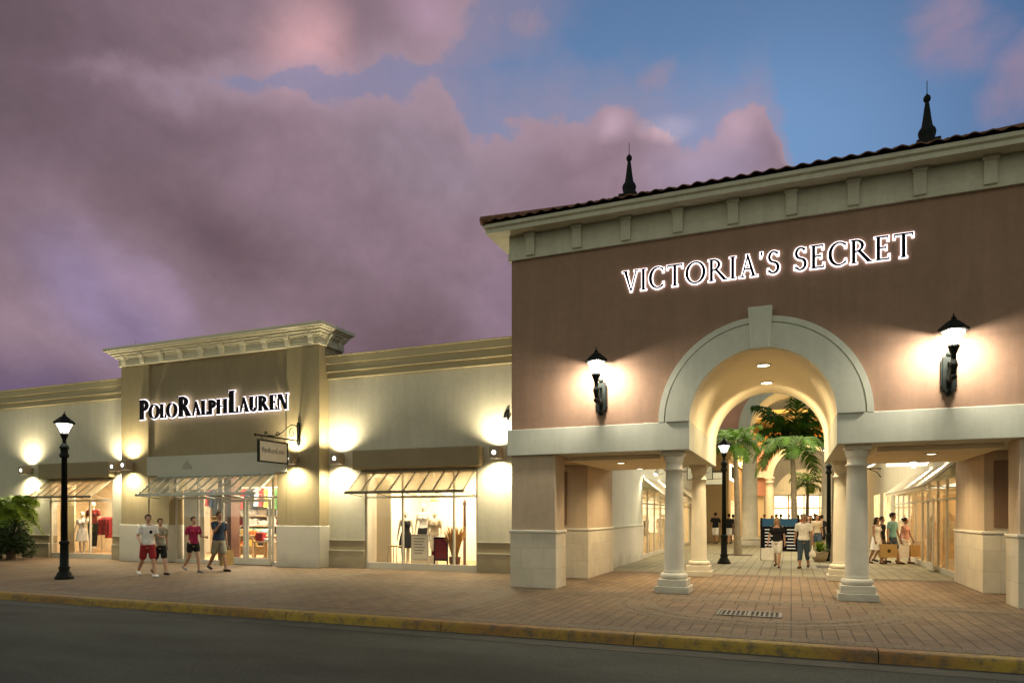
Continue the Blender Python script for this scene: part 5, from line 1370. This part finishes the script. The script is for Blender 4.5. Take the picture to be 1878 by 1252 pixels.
def shopping_bag(label, hand, w, d, h, col, rz=0, drop=.17, soft=False, emblem=None):
    t = thing('shopping_bag', label, 'shopping bag', (hand.x, hand.y, hand.z-drop-h), rz, 'shopping bags carried by people')
    m = MB(); a, b = w/2, d/2; k = .96
    if soft:
        m.loft([((0, 0, 0), a*.7, b*.7), ((0, 0, h*.1), a, b), ((0, 0, h*.5), a*1.02, b), ((0, 0, h*.8), a*.6, b*.6), ((0, 0, h), a*.2, b*.25), ((0, 0, h+drop*.8), a*.12, b*.15)], 14)
        o = m.mesh('bag'); 
    else:
        vs = [(-a*k, -b*k, 0), (a*k, -b*k, 0), (a*k, b*k, 0), (-a*k, b*k, 0), (-a, -b*.75, h), (a, -b*.75, h), (a, b*.75, h), (-a, b*.75, h)]
        m.add(vs, [(0, 3, 2, 1), (0, 1, 5, 4), (1, 2, 6, 5), (2, 3, 7, 6), (3, 0, 4, 7)])
        o = m.mesh('bag')
    o.materials.append(C_(col)); bo = bpy.data.objects.new('bag', o); COL.objects.link(bo); bo.parent = t
    if not soft:
        m = MB()
        for y in (-b*.7, b*.7): m.tube([(-w*.18, y, h-.02), (-w*.14, y, h+drop*.6), (0, 0, h+drop), (w*.14, y, h+drop*.6), (w*.18, y, h-.02)], .006, 6)
        o = m.mesh('handles'); o.materials.append(C_('beige')); x = bpy.data.objects.new('handles', o); COL.objects.link(x); x.parent = t
    if emblem:
        m = MB(); m.add([(.055*cos(2*PI*i/20), -b*.99-.004+.0*i, h*.5+.065*sin(2*PI*i/20)) for i in range(20)], [tuple(range(20))]); o = m.mesh('bag_emblem'); o.materials.append(C_(emblem)); x = bpy.data.objects.new('bag_emblem', o); COL.objects.link(x); x.parent = t
    return t
# couple and pair walking along the pavement
human('man in a white T-shirt and red shorts walking past the entrance bay', (-16.28, 13.50), rad(72), 1.72, ((20, 4), (-16, 26)), ((20, 70, 10), (-12, 75, 12)), 3, ('tee', 'white'), ('shorts', 'red'), ('short', 'brownhair'), 'white', 'skin', extra='black', look=-10)
human('woman in a khaki top and black shorts walking beside the white-shirted man', (-16.55, 14.12), rad(70), 1.60, ((18, 4), (-14, 24)), ((-14, 20, 10), (16, 40, 10)), 3, ('tee', 'khaki'), ('shorts', 'black'), ('bun', 'brownhair'), 'black', 'skin', fem=True, look=-5)
human('woman in a magenta top and short black shorts walking towards the doors', (-16.26, 15.02), rad(75), 1.64, ((16, 3), (-14, 30)), ((12, 75, 10), (-8, 70, 12)), 2, ('tee', 'magenta'), ('short_shorts', 'black'), ('bun', 'brownhair'), 'grey', 'skin', fem=True)
_, h_ = human('man in a navy top and khaki shorts carrying a brown bag by the doors', (-15.87, 15.60), rad(75), 1.80, ((18, 3), (-15, 26)), ((-10, 20, 8), (35, 95, 6)), 3, ('tee', 'navy'), ('shorts', 'khaki'), ('short', 'brownhair'), 'black', 'skin2')
shopping_bag('brown paper bag in the hand of the man in navy', h_[1], .38, .16, .46, 'kraft', rad(70))
# couple coming out of the promenade
_, h_ = human('woman in black top and white shorts walking out under the arch with a white bag', (-.42, 23.5), rad(-8), 1.60, ((14, 3), (-12, 22)), ((-6, 12, 12), (8, 14, 14)), 2, ('blouse', 'black'), ('shorts', 'white'), ('long', 'blond'), 'brownhair', 'skin', fem=True)
shopping_bag('large white carrier bag held by the woman in black and white', h_[-1], .40, .16, .36, 'white', rad(-8), .12)
_, h_ = human('man in a white polo shirt and dark knee shorts walking out under the arch', (.37, 23.58), rad(-10), 1.72, ((-12, 18), (15, 3)), ((6, 12, 12), (-6, 15, 12)), 2, ('polo', 'white'), ('capri', 'denim'), ('short', 'grey'), 'brownhair', 'skin2')
shopping_bag('small white plastic bag hanging from the hand of the man in the white polo', h_[1], .20, .15, .24, 'white', 0, .18, True)
# group by the right-hand shop
human('woman with long black hair in a white dress at the right-hand shops', (2.73, 26.6), rad(48), 1.60, ((12, 3), (-10, 16)), ((-5, 12, 8), (6, 12, 8)), 2, ('dress', 'white'), None, ('long', 'hair'), 'brownhair', 'skin2', fem=True)
human('dark-haired person in black behind the man in teal', (2.98, 27.5), rad(60), 1.62, ((10, 3), (-10, 16)), ((-5, 12, 8), (6, 12, 8)), 2, ('tee', 'black'), ('shorts', 'black'), ('short', 'hair'), 'shoe', 'skin2')
_, h_ = human('man in a teal T-shirt and dark cap at the right-hand shops', (3.22, 26.75), rad(55), 1.76, ((14, 3), (-12, 20)), ((8, 12, 10), (-6, 12, 10)), 2, ('tee', 'teal'), ('shorts', 'denim'), ('short', 'hair'), 'brownhair', 'skin2', cap='black', look=15)
shopping_bag('wide tan paper bag with a round emblem held by the man in teal', h_[-1], .56, .20, .46, 'kraft', rad(20), .10, emblem='brownhair')
_, h_ = human('woman in a pink top beside the man in teal with a big white bag', (3.66, 27.1), rad(50), 1.58, ((10, 3), (-10, 16)), ((10, 15, 10), (-4, 12, 14)), 2, ('tank', 'pink'), ('shorts', 'white'), ('bun', 'hair'), 'brownhair', 'skin2', fem=True, look=20)
shopping_bag('big white paper bag held by the woman in pink', h_[-1], .48, .18, .42, 'white', rad(15), .10)
shopping_bag('brown paper bag nearest the shop door, beside the woman in pink', h_[1], .34, .16, .40, 'kraft', rad(30), .10)
# people farther in
human('man in a black T-shirt and white shorts walking away by the left shops', (-4.05, 41.0), PI, 1.84, ((16, 3), (-14, 22)), ((-18, 20, 14), (18, 20, 14)), 2, ('tee', 'black'), ('shorts', 'white'), ('short', 'hair'), 'black', 'skin2', voxel=.016)
human('man in black with pale shorts just left of the near palm trunk', (-3.36, 41.6), PI, 1.76, ((14, 3), (-12, 18)), ((-10, 20, 8), (10, 20, 8)), 2, ('tee', 'black'), ('shorts', 'white'), ('short', 'hair'), 'black', 'skin2', voxel=.016)
human('person in navy behind the man beside the palm trunk', (-3.25, 43.2), PI, 1.72, ((14, 3), (-12, 18)), ((-10, 20, 8), (10, 20, 8)), 2, ('tee', 'navy'), ('shorts', 'grey'), ('short', 'hair'), 'black', 'skin2', voxel=.018)
far = [(1483, 34, 'black', 'khaki', 1.66, 'long', 'woman in black with long hair just behind the man in the white polo'), (1498, 33, 'beige', 'denim', 1.70, 'short', 'person in beige and jeans between the couple and the right columns'), (1507, 36, 'black', 'black', 1.68, 'short', 'person all in black beside the right tall column'), (1424, 41, 'white', 'black', 1.74, 'short', 'person in white left of the middle in the far crowd'), (1463, 43, 'orange', 'black', 1.70, 'long', 'person in orange in the far crowd'),
       (1402, 46, 'black', 'beige', 1.72, 'short', 'person in black at the far left of the crowd behind the directory'), (1416, 48, 'pink', 'denim', 1.66, 'long', 'person with long hair in pink in the crowd behind the directory'),
       (1432, 45, 'navy', 'khaki', 1.74, 'short', 'person in navy in the crowd behind the directory'), (1447, 50, 'white', 'navy', 1.70, 'short', 'person in white behind the palm trunk in the far crowd'),
       (1478, 50, 'red', 'black', 1.70, 'long', 'person in red with long hair in the far crowd'), (1487, 36, 'grey', 'black', 1.66, 'long', 'woman in grey standing behind the man in the white polo'),
       (1494, 45, 'black', 'denim', 1.76, 'short', 'person in a black shirt and jeans in the far crowd'), (1502, 39, 'maroon', 'black', 1.64, 'long', 'person in maroon near the right tall column'),
       (1508, 47, 'teal', 'beige', 1.72, 'short', 'person in teal by the right tall column'), (1470, 47, 'beige', 'black', 1.72, 'short', 'person in beige in the middle of the far crowd')]
for i, (px_, Y, tc_, bc, H, hk, lb) in enumerate(far):
    X = Y*math.tan(math.atan((px_-939)/1252)-TH)
    human(lb, (X, Y), rad((0, 20, 180, -30, 170)[i % 5]), H, ((14, 4), (-12, 18)) if i % 2 else ((-10, 14), (14, 4)), ((-10, 20, 10), (12, 25, 8)), 2, ('tee', tc_), ('shorts' if i % 3 else 'pants', bc), (hk, 'hair' if i % 3 else 'brownhair'), 'black', 'skin2' if i % 2 else 'skin', fem=hk == 'long', voxel=.022, group='people in the far crowd')
# ------------------------------------------------------------------ goods behind the shop windows
def mannequin(label, loc, rz, H, top, bottom, z0=.10, legs=((6, 2), (-4, 4)), arms=((6, 12, 14), (-4, 10, 14))):
    t, _ = human(label, loc, rz, H, legs, arms, 0, top, bottom, None, None, 'mann', True, None, 'mannequin', 'mannequin', .016, z0=z0)
    m = MB().lathe([(.19, 0), (.19, .012), (.02, .02), (.012, .03), (.012, .5)], (0, .08, -.02), 20).mesh('base'); m.materials.append(M['frame']); o = bpy.data.objects.new('base', m); COL.objects.link(o); o.parent = t
    return t
# window next to the gateway
mannequin('mannequin in a black dress in the window nearest the gateway', (-11.42, 18.95), rad(15), 1.72, ('dress', 'black'), None)
mannequin('mannequin in a white top and black skirt in the window nearest the gateway', (-10.95, 19.25), rad(10), 1.78, ('tee', 'white'), ('skirt', 'black'), .25)
mannequin('mannequin in a yellow blouse and beige shorts in the window nearest the gateway', (-10.45, 19.1), rad(5), 1.70, ('blouse', 'beige'), ('shorts', 'white'))
def easel(label, x, y, z0, w, h, face, fr):
    t = thing('display_easel', label, 'easel', (x, y, z0))
    b = MB().box(x-w/2, x+w/2, y-.015, y+.015, z0+.25, z0+.25+h).build('board', face, t)
    m = MB(); m.box(x-w/2-.03, x-w/2, y-.02, y+.02, z0, z0+.3+h); m.box(x+w/2, x+w/2+.03, y-.02, y+.02, z0, z0+.3+h); m.box(x-w/2, x+w/2, y-.02, y+.02, z0+.25+h, z0+.30+h); m.box(x-w/2, x+w/2, y-.02, y+.02, z0+.19, z0+.25); m.build('frame', fr, t)
    return t, b
t_, b_ = easel('white notice board with grey lines on a stand inside the window', -10.72, 18.62, .08, .55, .70, M['room_white'], M['frame'])
m = MB()
for i in range(6): m.box(-10.92, -10.92+.40*(1-.12*(i % 3)), 18.60, 18.604, .93-.09*i, .96-.09*i)
m.build('notice_lines', pmat('grey_ink', (.3, .26, .22, 1)), b_)
easel('small dark framed board standing at the right of the window display', -10.02, 18.7, .08, .42, .62, C_('maroon'), M['letter'])
def side_chair(label, x, y):
    t = thing('display_stool', label, 'stool', (x, y, .08))
    MB().box(x-.17, x+.17, y-.17, y+.17, .68, .72).build('seat', M['wood'], t, bevel=.01)
    for a in (-.14, .14):
        for b in (-.14, .14): MB().tube([(x+a*1.25, y+b*1.25, .08), (x+a, y+b, .68)], .015, 6).build('leg', M['wood'], t)
side_chair('pale wooden stool in front of the black dress in the window', -11.62, 18.62)
gt = thing('dried_grass', 'bunch of dried wheat-coloured grass in a dark pot at the right of the window', 'plant', (-9.62, 18.85, .08))
MB().lathe([(.13, 0), (.16, .1), (.19, .3), (.17, .32)], (-9.62, 18.85, .08), 16).build('pot', M['wood_dark'], gt)
m = MB(); rg_ = random.Random(5)
for i in range(260):
    a = rg_.uniform(0, 2*PI); sp = rg_.uniform(.05, .44); h = rg_.uniform(.7, 1.05)
    b0 = Vector((-9.62+.1*cos(a)*rg_.random(), 18.85+.1*sin(a)*rg_.random(), .38)); e = Vector((-9.62+sp*cos(a), 18.85+sp*sin(a), .30+h))
    md = b0.lerp(e, .55)+Vector((0, 0, .12)); w = Vector((-sin(a), cos(a), 0))*.013
    m.quad(b0-w, b0+w, md+w, md-w); m.quad(md-w*1.5, md+w*1.5, e+w*.6, e-w*.6)
m.build('stalks', C_('wheat'), gt)
pn_ = thing('display_plinth', 'low white plinth with small dark goods at the foot of the mannequins', 'plinth', (-10.85, 18.9, .08))
MB().box(-11.15, -10.30, 18.80, 19.05, .08, .42).build('block', M['room_white'], pn_, bevel=.01)
for q_, (bx_, c_, lb_) in enumerate(((-11.02, 'black', 'black shoe box on the white plinth, left of the notice board'), (-10.36, 'maroon', 'maroon shoe box on the right end of the white plinth'))):
    t = thing('shoe_box', lb_, 'box', (bx_, 18.9, .422)); MB().box(bx_-.08, bx_+.08, 18.84, 18.96, .423, .52).build('box_body', C_(c_), t); MB().box(bx_-.085, bx_+.085, 18.835, 18.965, .522, .55).build('box_lid', C_(c_), t)
for q_, (hx_, hy_, hz_, c_, lb_) in enumerate(((-11.2, 19.3, 2.25, 'beige', 'beige sun hat hanging high on the left of the window display'), (-10.7, 19.5, 2.12, 'kraft', 'tan sun hat hanging in the middle of the window display'), (-10.2, 19.4, 2.3, 'white', 'white sun hat hanging high on the right of the window display'))):
    t = thing('sun_hat', lb_, 'hat', (hx_, hy_, hz_)); MB().lathe([(.20, 0), (.205, .01), (.11, .03), (.10, .10), (.05, .13)], (hx_, hy_, hz_), 18).build('brim', C_(c_), t)
    MB().tube([(hx_, hy_, hz_+.13), (hx_, hy_, 3.25)], .004, 5).build('cord', M['frame'], t)
pl = thing('display_pole', 'dark brown pole standing behind the dried grass', 'pole', (-9.55, 19.4, .08))
MB().lathe([(.12, 0), (.12, .03), (.05, .05), (.045, 1.9), (.07, 1.95), (.03, 2.1)], (-9.55, 19.4, .08), 12).build('shaft', M['wood_dark'], pl)
# far window
mannequin('mannequin in a white dress in the far left window', (-26.35, 18.85), rad(40), 1.70, ('dress', 'white'), None)
mannequin('mannequin in a red and black outfit in the far left window', (-25.80, 18.9), rad(35), 1.84, ('tee', 'maroon'), ('pants', 'black'), .35)
def rack(label, x0, x1, y, z0, h, cols, n, short=None):
    short = short or label
    t = thing('clothes_rack', label, 'clothes rack', ((x0+x1)/2, y, z0))
    m = MB(); m.tube([(x0, y, z0), (x0, y, z0+h), (x1, y, z0+h), (x1, y, z0)], .015, 8); m.box(x0-.02, x0+.02, y-.2, y+.2, z0, z0+.03); m.box(x1-.02, x1+.02, y-.2, y+.2, z0, z0+.03); m.build('rail', M['frame'], t)
    rr = random.Random(int(x0*10))
    for i in range(n):
        x = x0+.08+(x1-x0-.16)*i/(n-1); c = cols[i % len(cols)]; L = rr.uniform(.62, .86)
        g = thing('hung_garment', '%s garment hung on the %s' % (c.replace('brownhair', 'brown'), short), 'garment', (x, y, z0+h), 0, 'garments on the '+short)
        q = MB(); w = rr.uniform(.19, .23); a = rr.uniform(-.3, .3)
        sec = [(.0, .03), (-.05, w*.6), (-.10, w), (-L*.5, w*.85), (-L, w*1.05)]
        vs = []
        for k, (z, ww) in enumerate(sec):
            for sgn in (-1, 1):
                for th_ in (-.02, .02): vs.append((x+th_+a*.05*sgn, y+sgn*ww, z0+h-.03+z))
        fs = []
        for k in range(len(sec)-1):
            b = 4*k; fs += [(b, b+2, b+6, b+4), (b+1, b+5, b+7, b+3), (b, b+4, b+5, b+1), (b+2, b+3, b+7, b+6)]
        fs.append((len(vs)-4, len(vs)-2, len(vs)-1, len(vs)-3))
        q.add(vs, fs); q.build('cloth', C_(c), g)
    return t
rack('red rack in the far left window', -25.45, -24.75, 19.0, .08, 1.55, ['red', 'red', 'maroon', 'red'], 6)
# entrance shop: wall shelving with folded clothes and hung garments
def shelf_unit(label, x0, x1, y, zs, h):
    t = thing('wall_shelf', label, 'shelf', ((x0+x1)/2, y, .08))
    m = MB(); m.box(x0-.04, x0, y, y+.5, .08, h); m.box(x1, x1+.04, y, y+.5, .08, h); m.box(x0, x1, y+.47, y+.5, .08, h); m.build('carcass', M['wood'], t)
    for z in zs: MB().box(x0+.002, x1-.002, y+.01, y+.468, z-.03, z).build('shelf', M['wood'], t)
    return t
rr = random.Random(11)
cols = ['red', 'navy', 'white', 'black', 'yellow', 'white', 'green', 'white', 'maroon', 'orange', 'white', 'denim', 'beige', 'white', 'teal']
def pile(label, x, y, z, w, d, n, c, grp):
    t = thing('folded_clothes', label, 'folded clothes', (x, y, z), rr.uniform(-.15, .15), grp)
    m = MB(); hh = 0
    for i in range(n):
        th_ = rr.uniform(.025, .045); jx, jy = rr.uniform(-.015, .015), rr.uniform(-.015, .015)
        m.box(-w/2+jx, w/2+jx, -d/2+jy, d/2+jy, hh, hh+th_-.003); hh += th_
    me = m.mesh('stack'); me.materials.append(C_(c)); o = bpy.data.objects.new('stack', me); COL.objects.link(o); o.parent = t
    b = o.modifiers.new('bevel', 'BEVEL'); b.width = .012; b.segments = 2
rows = ['bottom', 'second', 'third', 'top']; nth = ['first', 'second', 'third', 'fourth', 'fifth', 'sixth', 'seventh', 'eighth', 'ninth', 'tenth']
shelf_unit('tall wall shelf of folded clothes facing the entrance doors', -22.4, -17.6, 21.6, (.45, .85, 1.25, 1.65, 2.05), 2.5)
for r_i, z in enumerate((.45, .85, 1.25, 1.65)):
    for k in range(10):
        c = cols[rr.randrange(len(cols))]
        pile('%s folded clothes, %s pile on the %s row of the wall shelf' % (c, nth[k], rows[r_i]), -22.12+k*.475, 21.85, z, .42, .40, rr.randint(6, 9), c, 'folded clothes on the wall shelf')
rack('long rack high on the shop back wall', -22.3, -17.7, 21.35, 1.72, 1.05, ['red', 'navy', 'black', 'white', 'maroon', 'yellow', 'white', 'green'], 20)
def table(label, x, y, w, d, h):
    t = thing('display_table', label, 'table', (x, y, .08))
    MB().box(x-w/2, x+w/2, y-d/2, y+d/2, h-.05, h).build('tabletop', M['wood'], t, bevel=.01)
    for a in (-1, 1):
        for b in (-1, 1): MB().box(x+a*(w/2-.06)-.03, x+a*(w/2-.06)+.03, y+b*(d/2-.06)-.03, y+b*(d/2-.06)+.03, .08, h-.052).build('leg', M['wood'], t)
for ti, (x, y, w, d, h) in enumerate(((-17.2, 19.3, 1.0, .7, .75), (-18.3, 19.9, 1.3, .8, .95), (-16.4, 20.6, 1.5, .8, 1.0))):
    table(['low display table of folded clothes just inside the doors', 'middle display table of folded clothes left of the doors', 'tall display table of folded clothes right of the doors'][ti], x, y, w, d, h)
    n = int(w/.38)
    for k in range(n):
        for q in range(2):
            c = cols[(k*5+q*3+ti*4) % len(cols)]
            pile('%s folded clothes on the %s display table, %s one in the %s row' % (c, ['low', 'middle', 'tall'][ti], nth[k], ['front', 'back'][q]), x-w/2+.22+k*.38, y-.17+q*.33, h+.002, .30, .26, rr.randint(3, 9), c, 'folded clothes on the display tables')
mannequin('mannequin in a red top and jeans beside the tall display table', (-16.0, 19.5), rad(10), 1.78, ('tee', 'red'), ('pants', 'denim'))
mannequin('mannequin in a yellow top and navy shorts inside the right-hand pane', (-15.95, 21.8), rad(10), 1.78, ('tee', 'yellow'), ('shorts', 'navy'))
rack('short rack by the right wall of the entrance shop', -17.0, -15.8, 22.4, .10, 1.6, ['maroon', 'white', 'red', 'navy'], 9)
# goods in the promenade windows
rack('rack of pale clothes in the first left promenade window', LX-1.4, LX-.5, 27.6, .05, 1.5, ['white', 'beige', 'black'], 6)
rack('rack of mixed clothes in the first left promenade window, farther along', LX-1.4, LX-.5, 30.0, .05, 1.5, ['red', 'white', 'navy'], 6, 'mixed rack in the first left promenade window')
rack('rack of clothes in the right promenade shop', RX+.5, RX+1.6, 27.4, .05, 1.5, ['beige', 'orange', 'white', 'brownhair'], 7)
# ------------------------------------------------------------------ palms, hedge, pot plant
def frond(m, base, az, L, rise, droop, nl, lw, rr, ll=.42):
    """feather leaf: arching rib with two rows of narrow leaflets"""
    pts = []; d = Vector((cos(az), sin(az), 0)); N_ = 12
    for i in range(N_+1):
        u = i/N_
        pts.append(base+d*(L*u*(1-.18*u*u))+Vector((0, 0, rise*L*u-droop*L*u*u*1.1)))
    m.tube(pts, [.018*(1-.8*i/N_) for i in range(N_+1)], 5)
    sd_ = Vector((-d.y, d.x, 0))
    for k in range(nl):
        u = .12+.86*k/nl
        f = u*N_; i = min(int(f), N_-1); p = pts[i].lerp(pts[i+1], f-i); tn = (pts[i+1]-pts[i]).normalized()
        ln = ll*L*(sin(PI*min(u*.9+.12, 1)))**.7*rr.uniform(.8, 1.1)
        for sgn in (-1, 1):
            out = (sd_*sgn*.8+tn*.55+Vector((0, 0, rr.uniform(-.1, .35)))).normalized()
            q = p+out*ln*.5; e = p+out*ln+Vector((0, 0, -ln*rr.uniform(.25, .6)))
            w = tn*lw*.5
            m.quad(p-w, p+w, q+w*1.1, q-w*1.1); m.add([q-w*1.1, q+w*1.1, e], [(0, 1, 2)])
def palm(label, x, y, h, L, n, r0, seed, mat='leaf', group=None, cs=.8, droop=.75, rise=1.25):
    t = thing('palm_tree', label, 'palm tree', (x, y, 0), 0, group); rr = random.Random(seed)
    prof = []; k = int(h/.16)
    for i in range(k+1):
        u = i/k; r = r0*(1.25-.25*min(u*6, 1))*(1-.35*u); prof += [(r*1.05, h*u), (r*.97, h*u+.05)]
    lean = rr.uniform(-.15, .15)
    tr = MB().lathe(prof, (x, y, 0), 14); tr.v = [(a+lean*(c/h)**2, b, c) for a, b, c in tr.v]; tr.build('trunk', M['trunk'], t)
    MB().lathe([(r0*.72, 0), (r0*.80, cs*.25), (r0*.55, cs*.8), (r0*.3, cs)], (x+lean, y, h+.03), 12).build('crownshaft', M['shaft_green'], t)
    m = MB(); b = Vector((x+lean, y, h+cs*.85))
    for i in range(n):
        u = i/n; az = i*2.399+rr.uniform(-.2, .2)
        frond(m, b+Vector((0, 0, .1*(1-u))), az, L*rr.uniform(.85, 1.1), rise-rise*u+rr.uniform(-.1, .1), droop*rr.uniform(.8, 1.1), 34, .055*L/1.6, rr)
    m.build('crown', M[mat], t)
    MB().quad((x-.6, y-.6, .006), (x+.6, y-.6, .006), (x+.6, y+.6, .006), (x-.6, y+.6, .006)).build('planting_square', M['soil'], t)
    return t
palm('slender palm behind the promenade lantern post, left of the tall column', -2.09, 30.28, 4.0, 1.35, 12, .14, 3, 'leaf')
palm('large bushy palm in the middle of the promenade', .15, 36.0, 4.5, 2.2, 26, .16, 8, 'leaf', None, .9, .85, 1.7)
palm('lower palm before the bright far shop', .95, 48.0, 3.0, 1.35, 14, .14, 5, 'leaf')
palm('palm behind the right rear column of the archway', 1.36, 24.3, 5.0, 1.3, 12, .17, 9, 'leaf')
# fan palm at the left edge
fp_ = thing('palm_tree', 'short bushy feather palm against the far wall at the left edge', 'palm tree', (-27.6, 16.9, 0))
rr = random.Random(21)
MB().tube([(-27.6, 16.9, 0), (-27.55, 16.9, .9), (-27.6, 16.9, 1.7)], [.16, .14, .12], 12).build('trunk', M['trunk'], fp_)
m = MB()
for i in range(26):
    u = i/26
    frond(m, Vector((-27.6, 16.9, 1.72+.25*(1-u))), i*2.399, rr.uniform(1.05, 1.45), 1.15-1.0*u+rr.uniform(-.1, .1), .85*rr.uniform(.8, 1.15), 30, .05, rr, .40)
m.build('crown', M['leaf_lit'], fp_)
def bush(label, x, y, rx, ry, h, n, seed, cat='bush', name='bush'):
    t = thing(name, label, cat, (x, y, 0)); rr = random.Random(seed)
    m = MB()
    for i in range(7): 
        a = rr.uniform(0, 2*PI); m.tube([(x, y, 0), (x+rx*.4*cos(a), y+ry*.4*sin(a), h*.5), (x+rx*.7*cos(a), y+ry*.7*sin(a), h*.85)], [.03, .02, .01], 5)
    m.build('branches', M['trunk'], t)
    m = MB()
    lumps = [(rr.uniform(-.6, .6), rr.uniform(-.6, .6), rr.uniform(.25, .8)) for _ in range(16)]
    for i in range(n):
        lx, ly, lz = lumps[i % 16]
        v = Vector((rr.gauss(0, 1), rr.gauss(0, 1), rr.gauss(0, 1))).normalized()*rr.uniform(.24, .40)
        p = Vector((x+(lx+v.x)*rx, y+(ly+v.y)*ry, max(.03, (lz+v.z*.8)*h)))
        a = Vector((rr.gauss(0, 1), rr.gauss(0, 1), rr.gauss(0, .7))).normalized(); b = a.cross(Vector((rr.gauss(0, 1), rr.gauss(0, 1), rr.gauss(0, 1)))).normalized()
        l, w = rr.uniform(.05, .09), rr.uniform(.02, .035)
        m.add([p-a*l, p+b*w, p+a*l, p-b*w], [(0, 1, 2, 3)])
    m.build('leaves', M['leaf_dark'], t)
bush('dark clipped hedge bush on the left edge under the short palm', -27.2, 16.6, .95, .6, 1.45, 5200, 2)
bush('second dark hedge bush running out of the left edge', -28.9, 16.6, 1.1, .6, 1.40, 4200, 4)
pp = thing('potted_plant', 'round pot of leafy plants right of the couple in the promenade', 'potted plant', (.95, 27.0, 0))
MB().lathe([(.16, 0), (.24, .1), (.30, .34), (.28, .36), (.26, .33)], (.95, 27.0, 0), 18).build('pot', M['tan_band'], pp)
m = MB(); rr = random.Random(4)
for i in range(120):
    a = rr.uniform(0, 2*PI); el = rr.uniform(.2, 1.4); d = Vector((cos(a)*cos(el), sin(a)*cos(el), sin(el))); b = Vector((.95, 27, .34)); L_ = rr.uniform(.3, .6); w = Vector((-sin(a), cos(a), 0))*.035
    p = b+d*L_*.5; e = b+d*L_+Vector((0, 0, -.1)); m.quad(b-w*.3, b+w*.3, p+w, p-w); m.add([p-w, p+w, e], [(0, 1, 2)])
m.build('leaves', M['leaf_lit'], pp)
# ------------------------------------------------------------------ faint last daylight and render settings
sun = light('SUN', 'sun', (0, 0, 30), .06, (1, .86, .78), angle=rad(20), rot=(rad(55), 0, rad(-35)))
sc.render.engine = 'CYCLES'
cy = sc.cycles
cy.use_denoising = True; cy.max_bounces = 7; cy.diffuse_bounces = 3; cy.glossy_bounces = 3; cy.transmission_bounces = 4; cy.transparent_max_bounces = 24
cy.sample_clamp_indirect = 3; cy.sample_clamp_direct = 0; cy.caustics_reflective = False; cy.caustics_refractive = False; cy.use_light_tree = True
sc.view_settings.view_transform = 'Standard'; sc.view_settings.look = 'None'; sc.view_settings.exposure = 0; sc.view_settings.gamma = 1
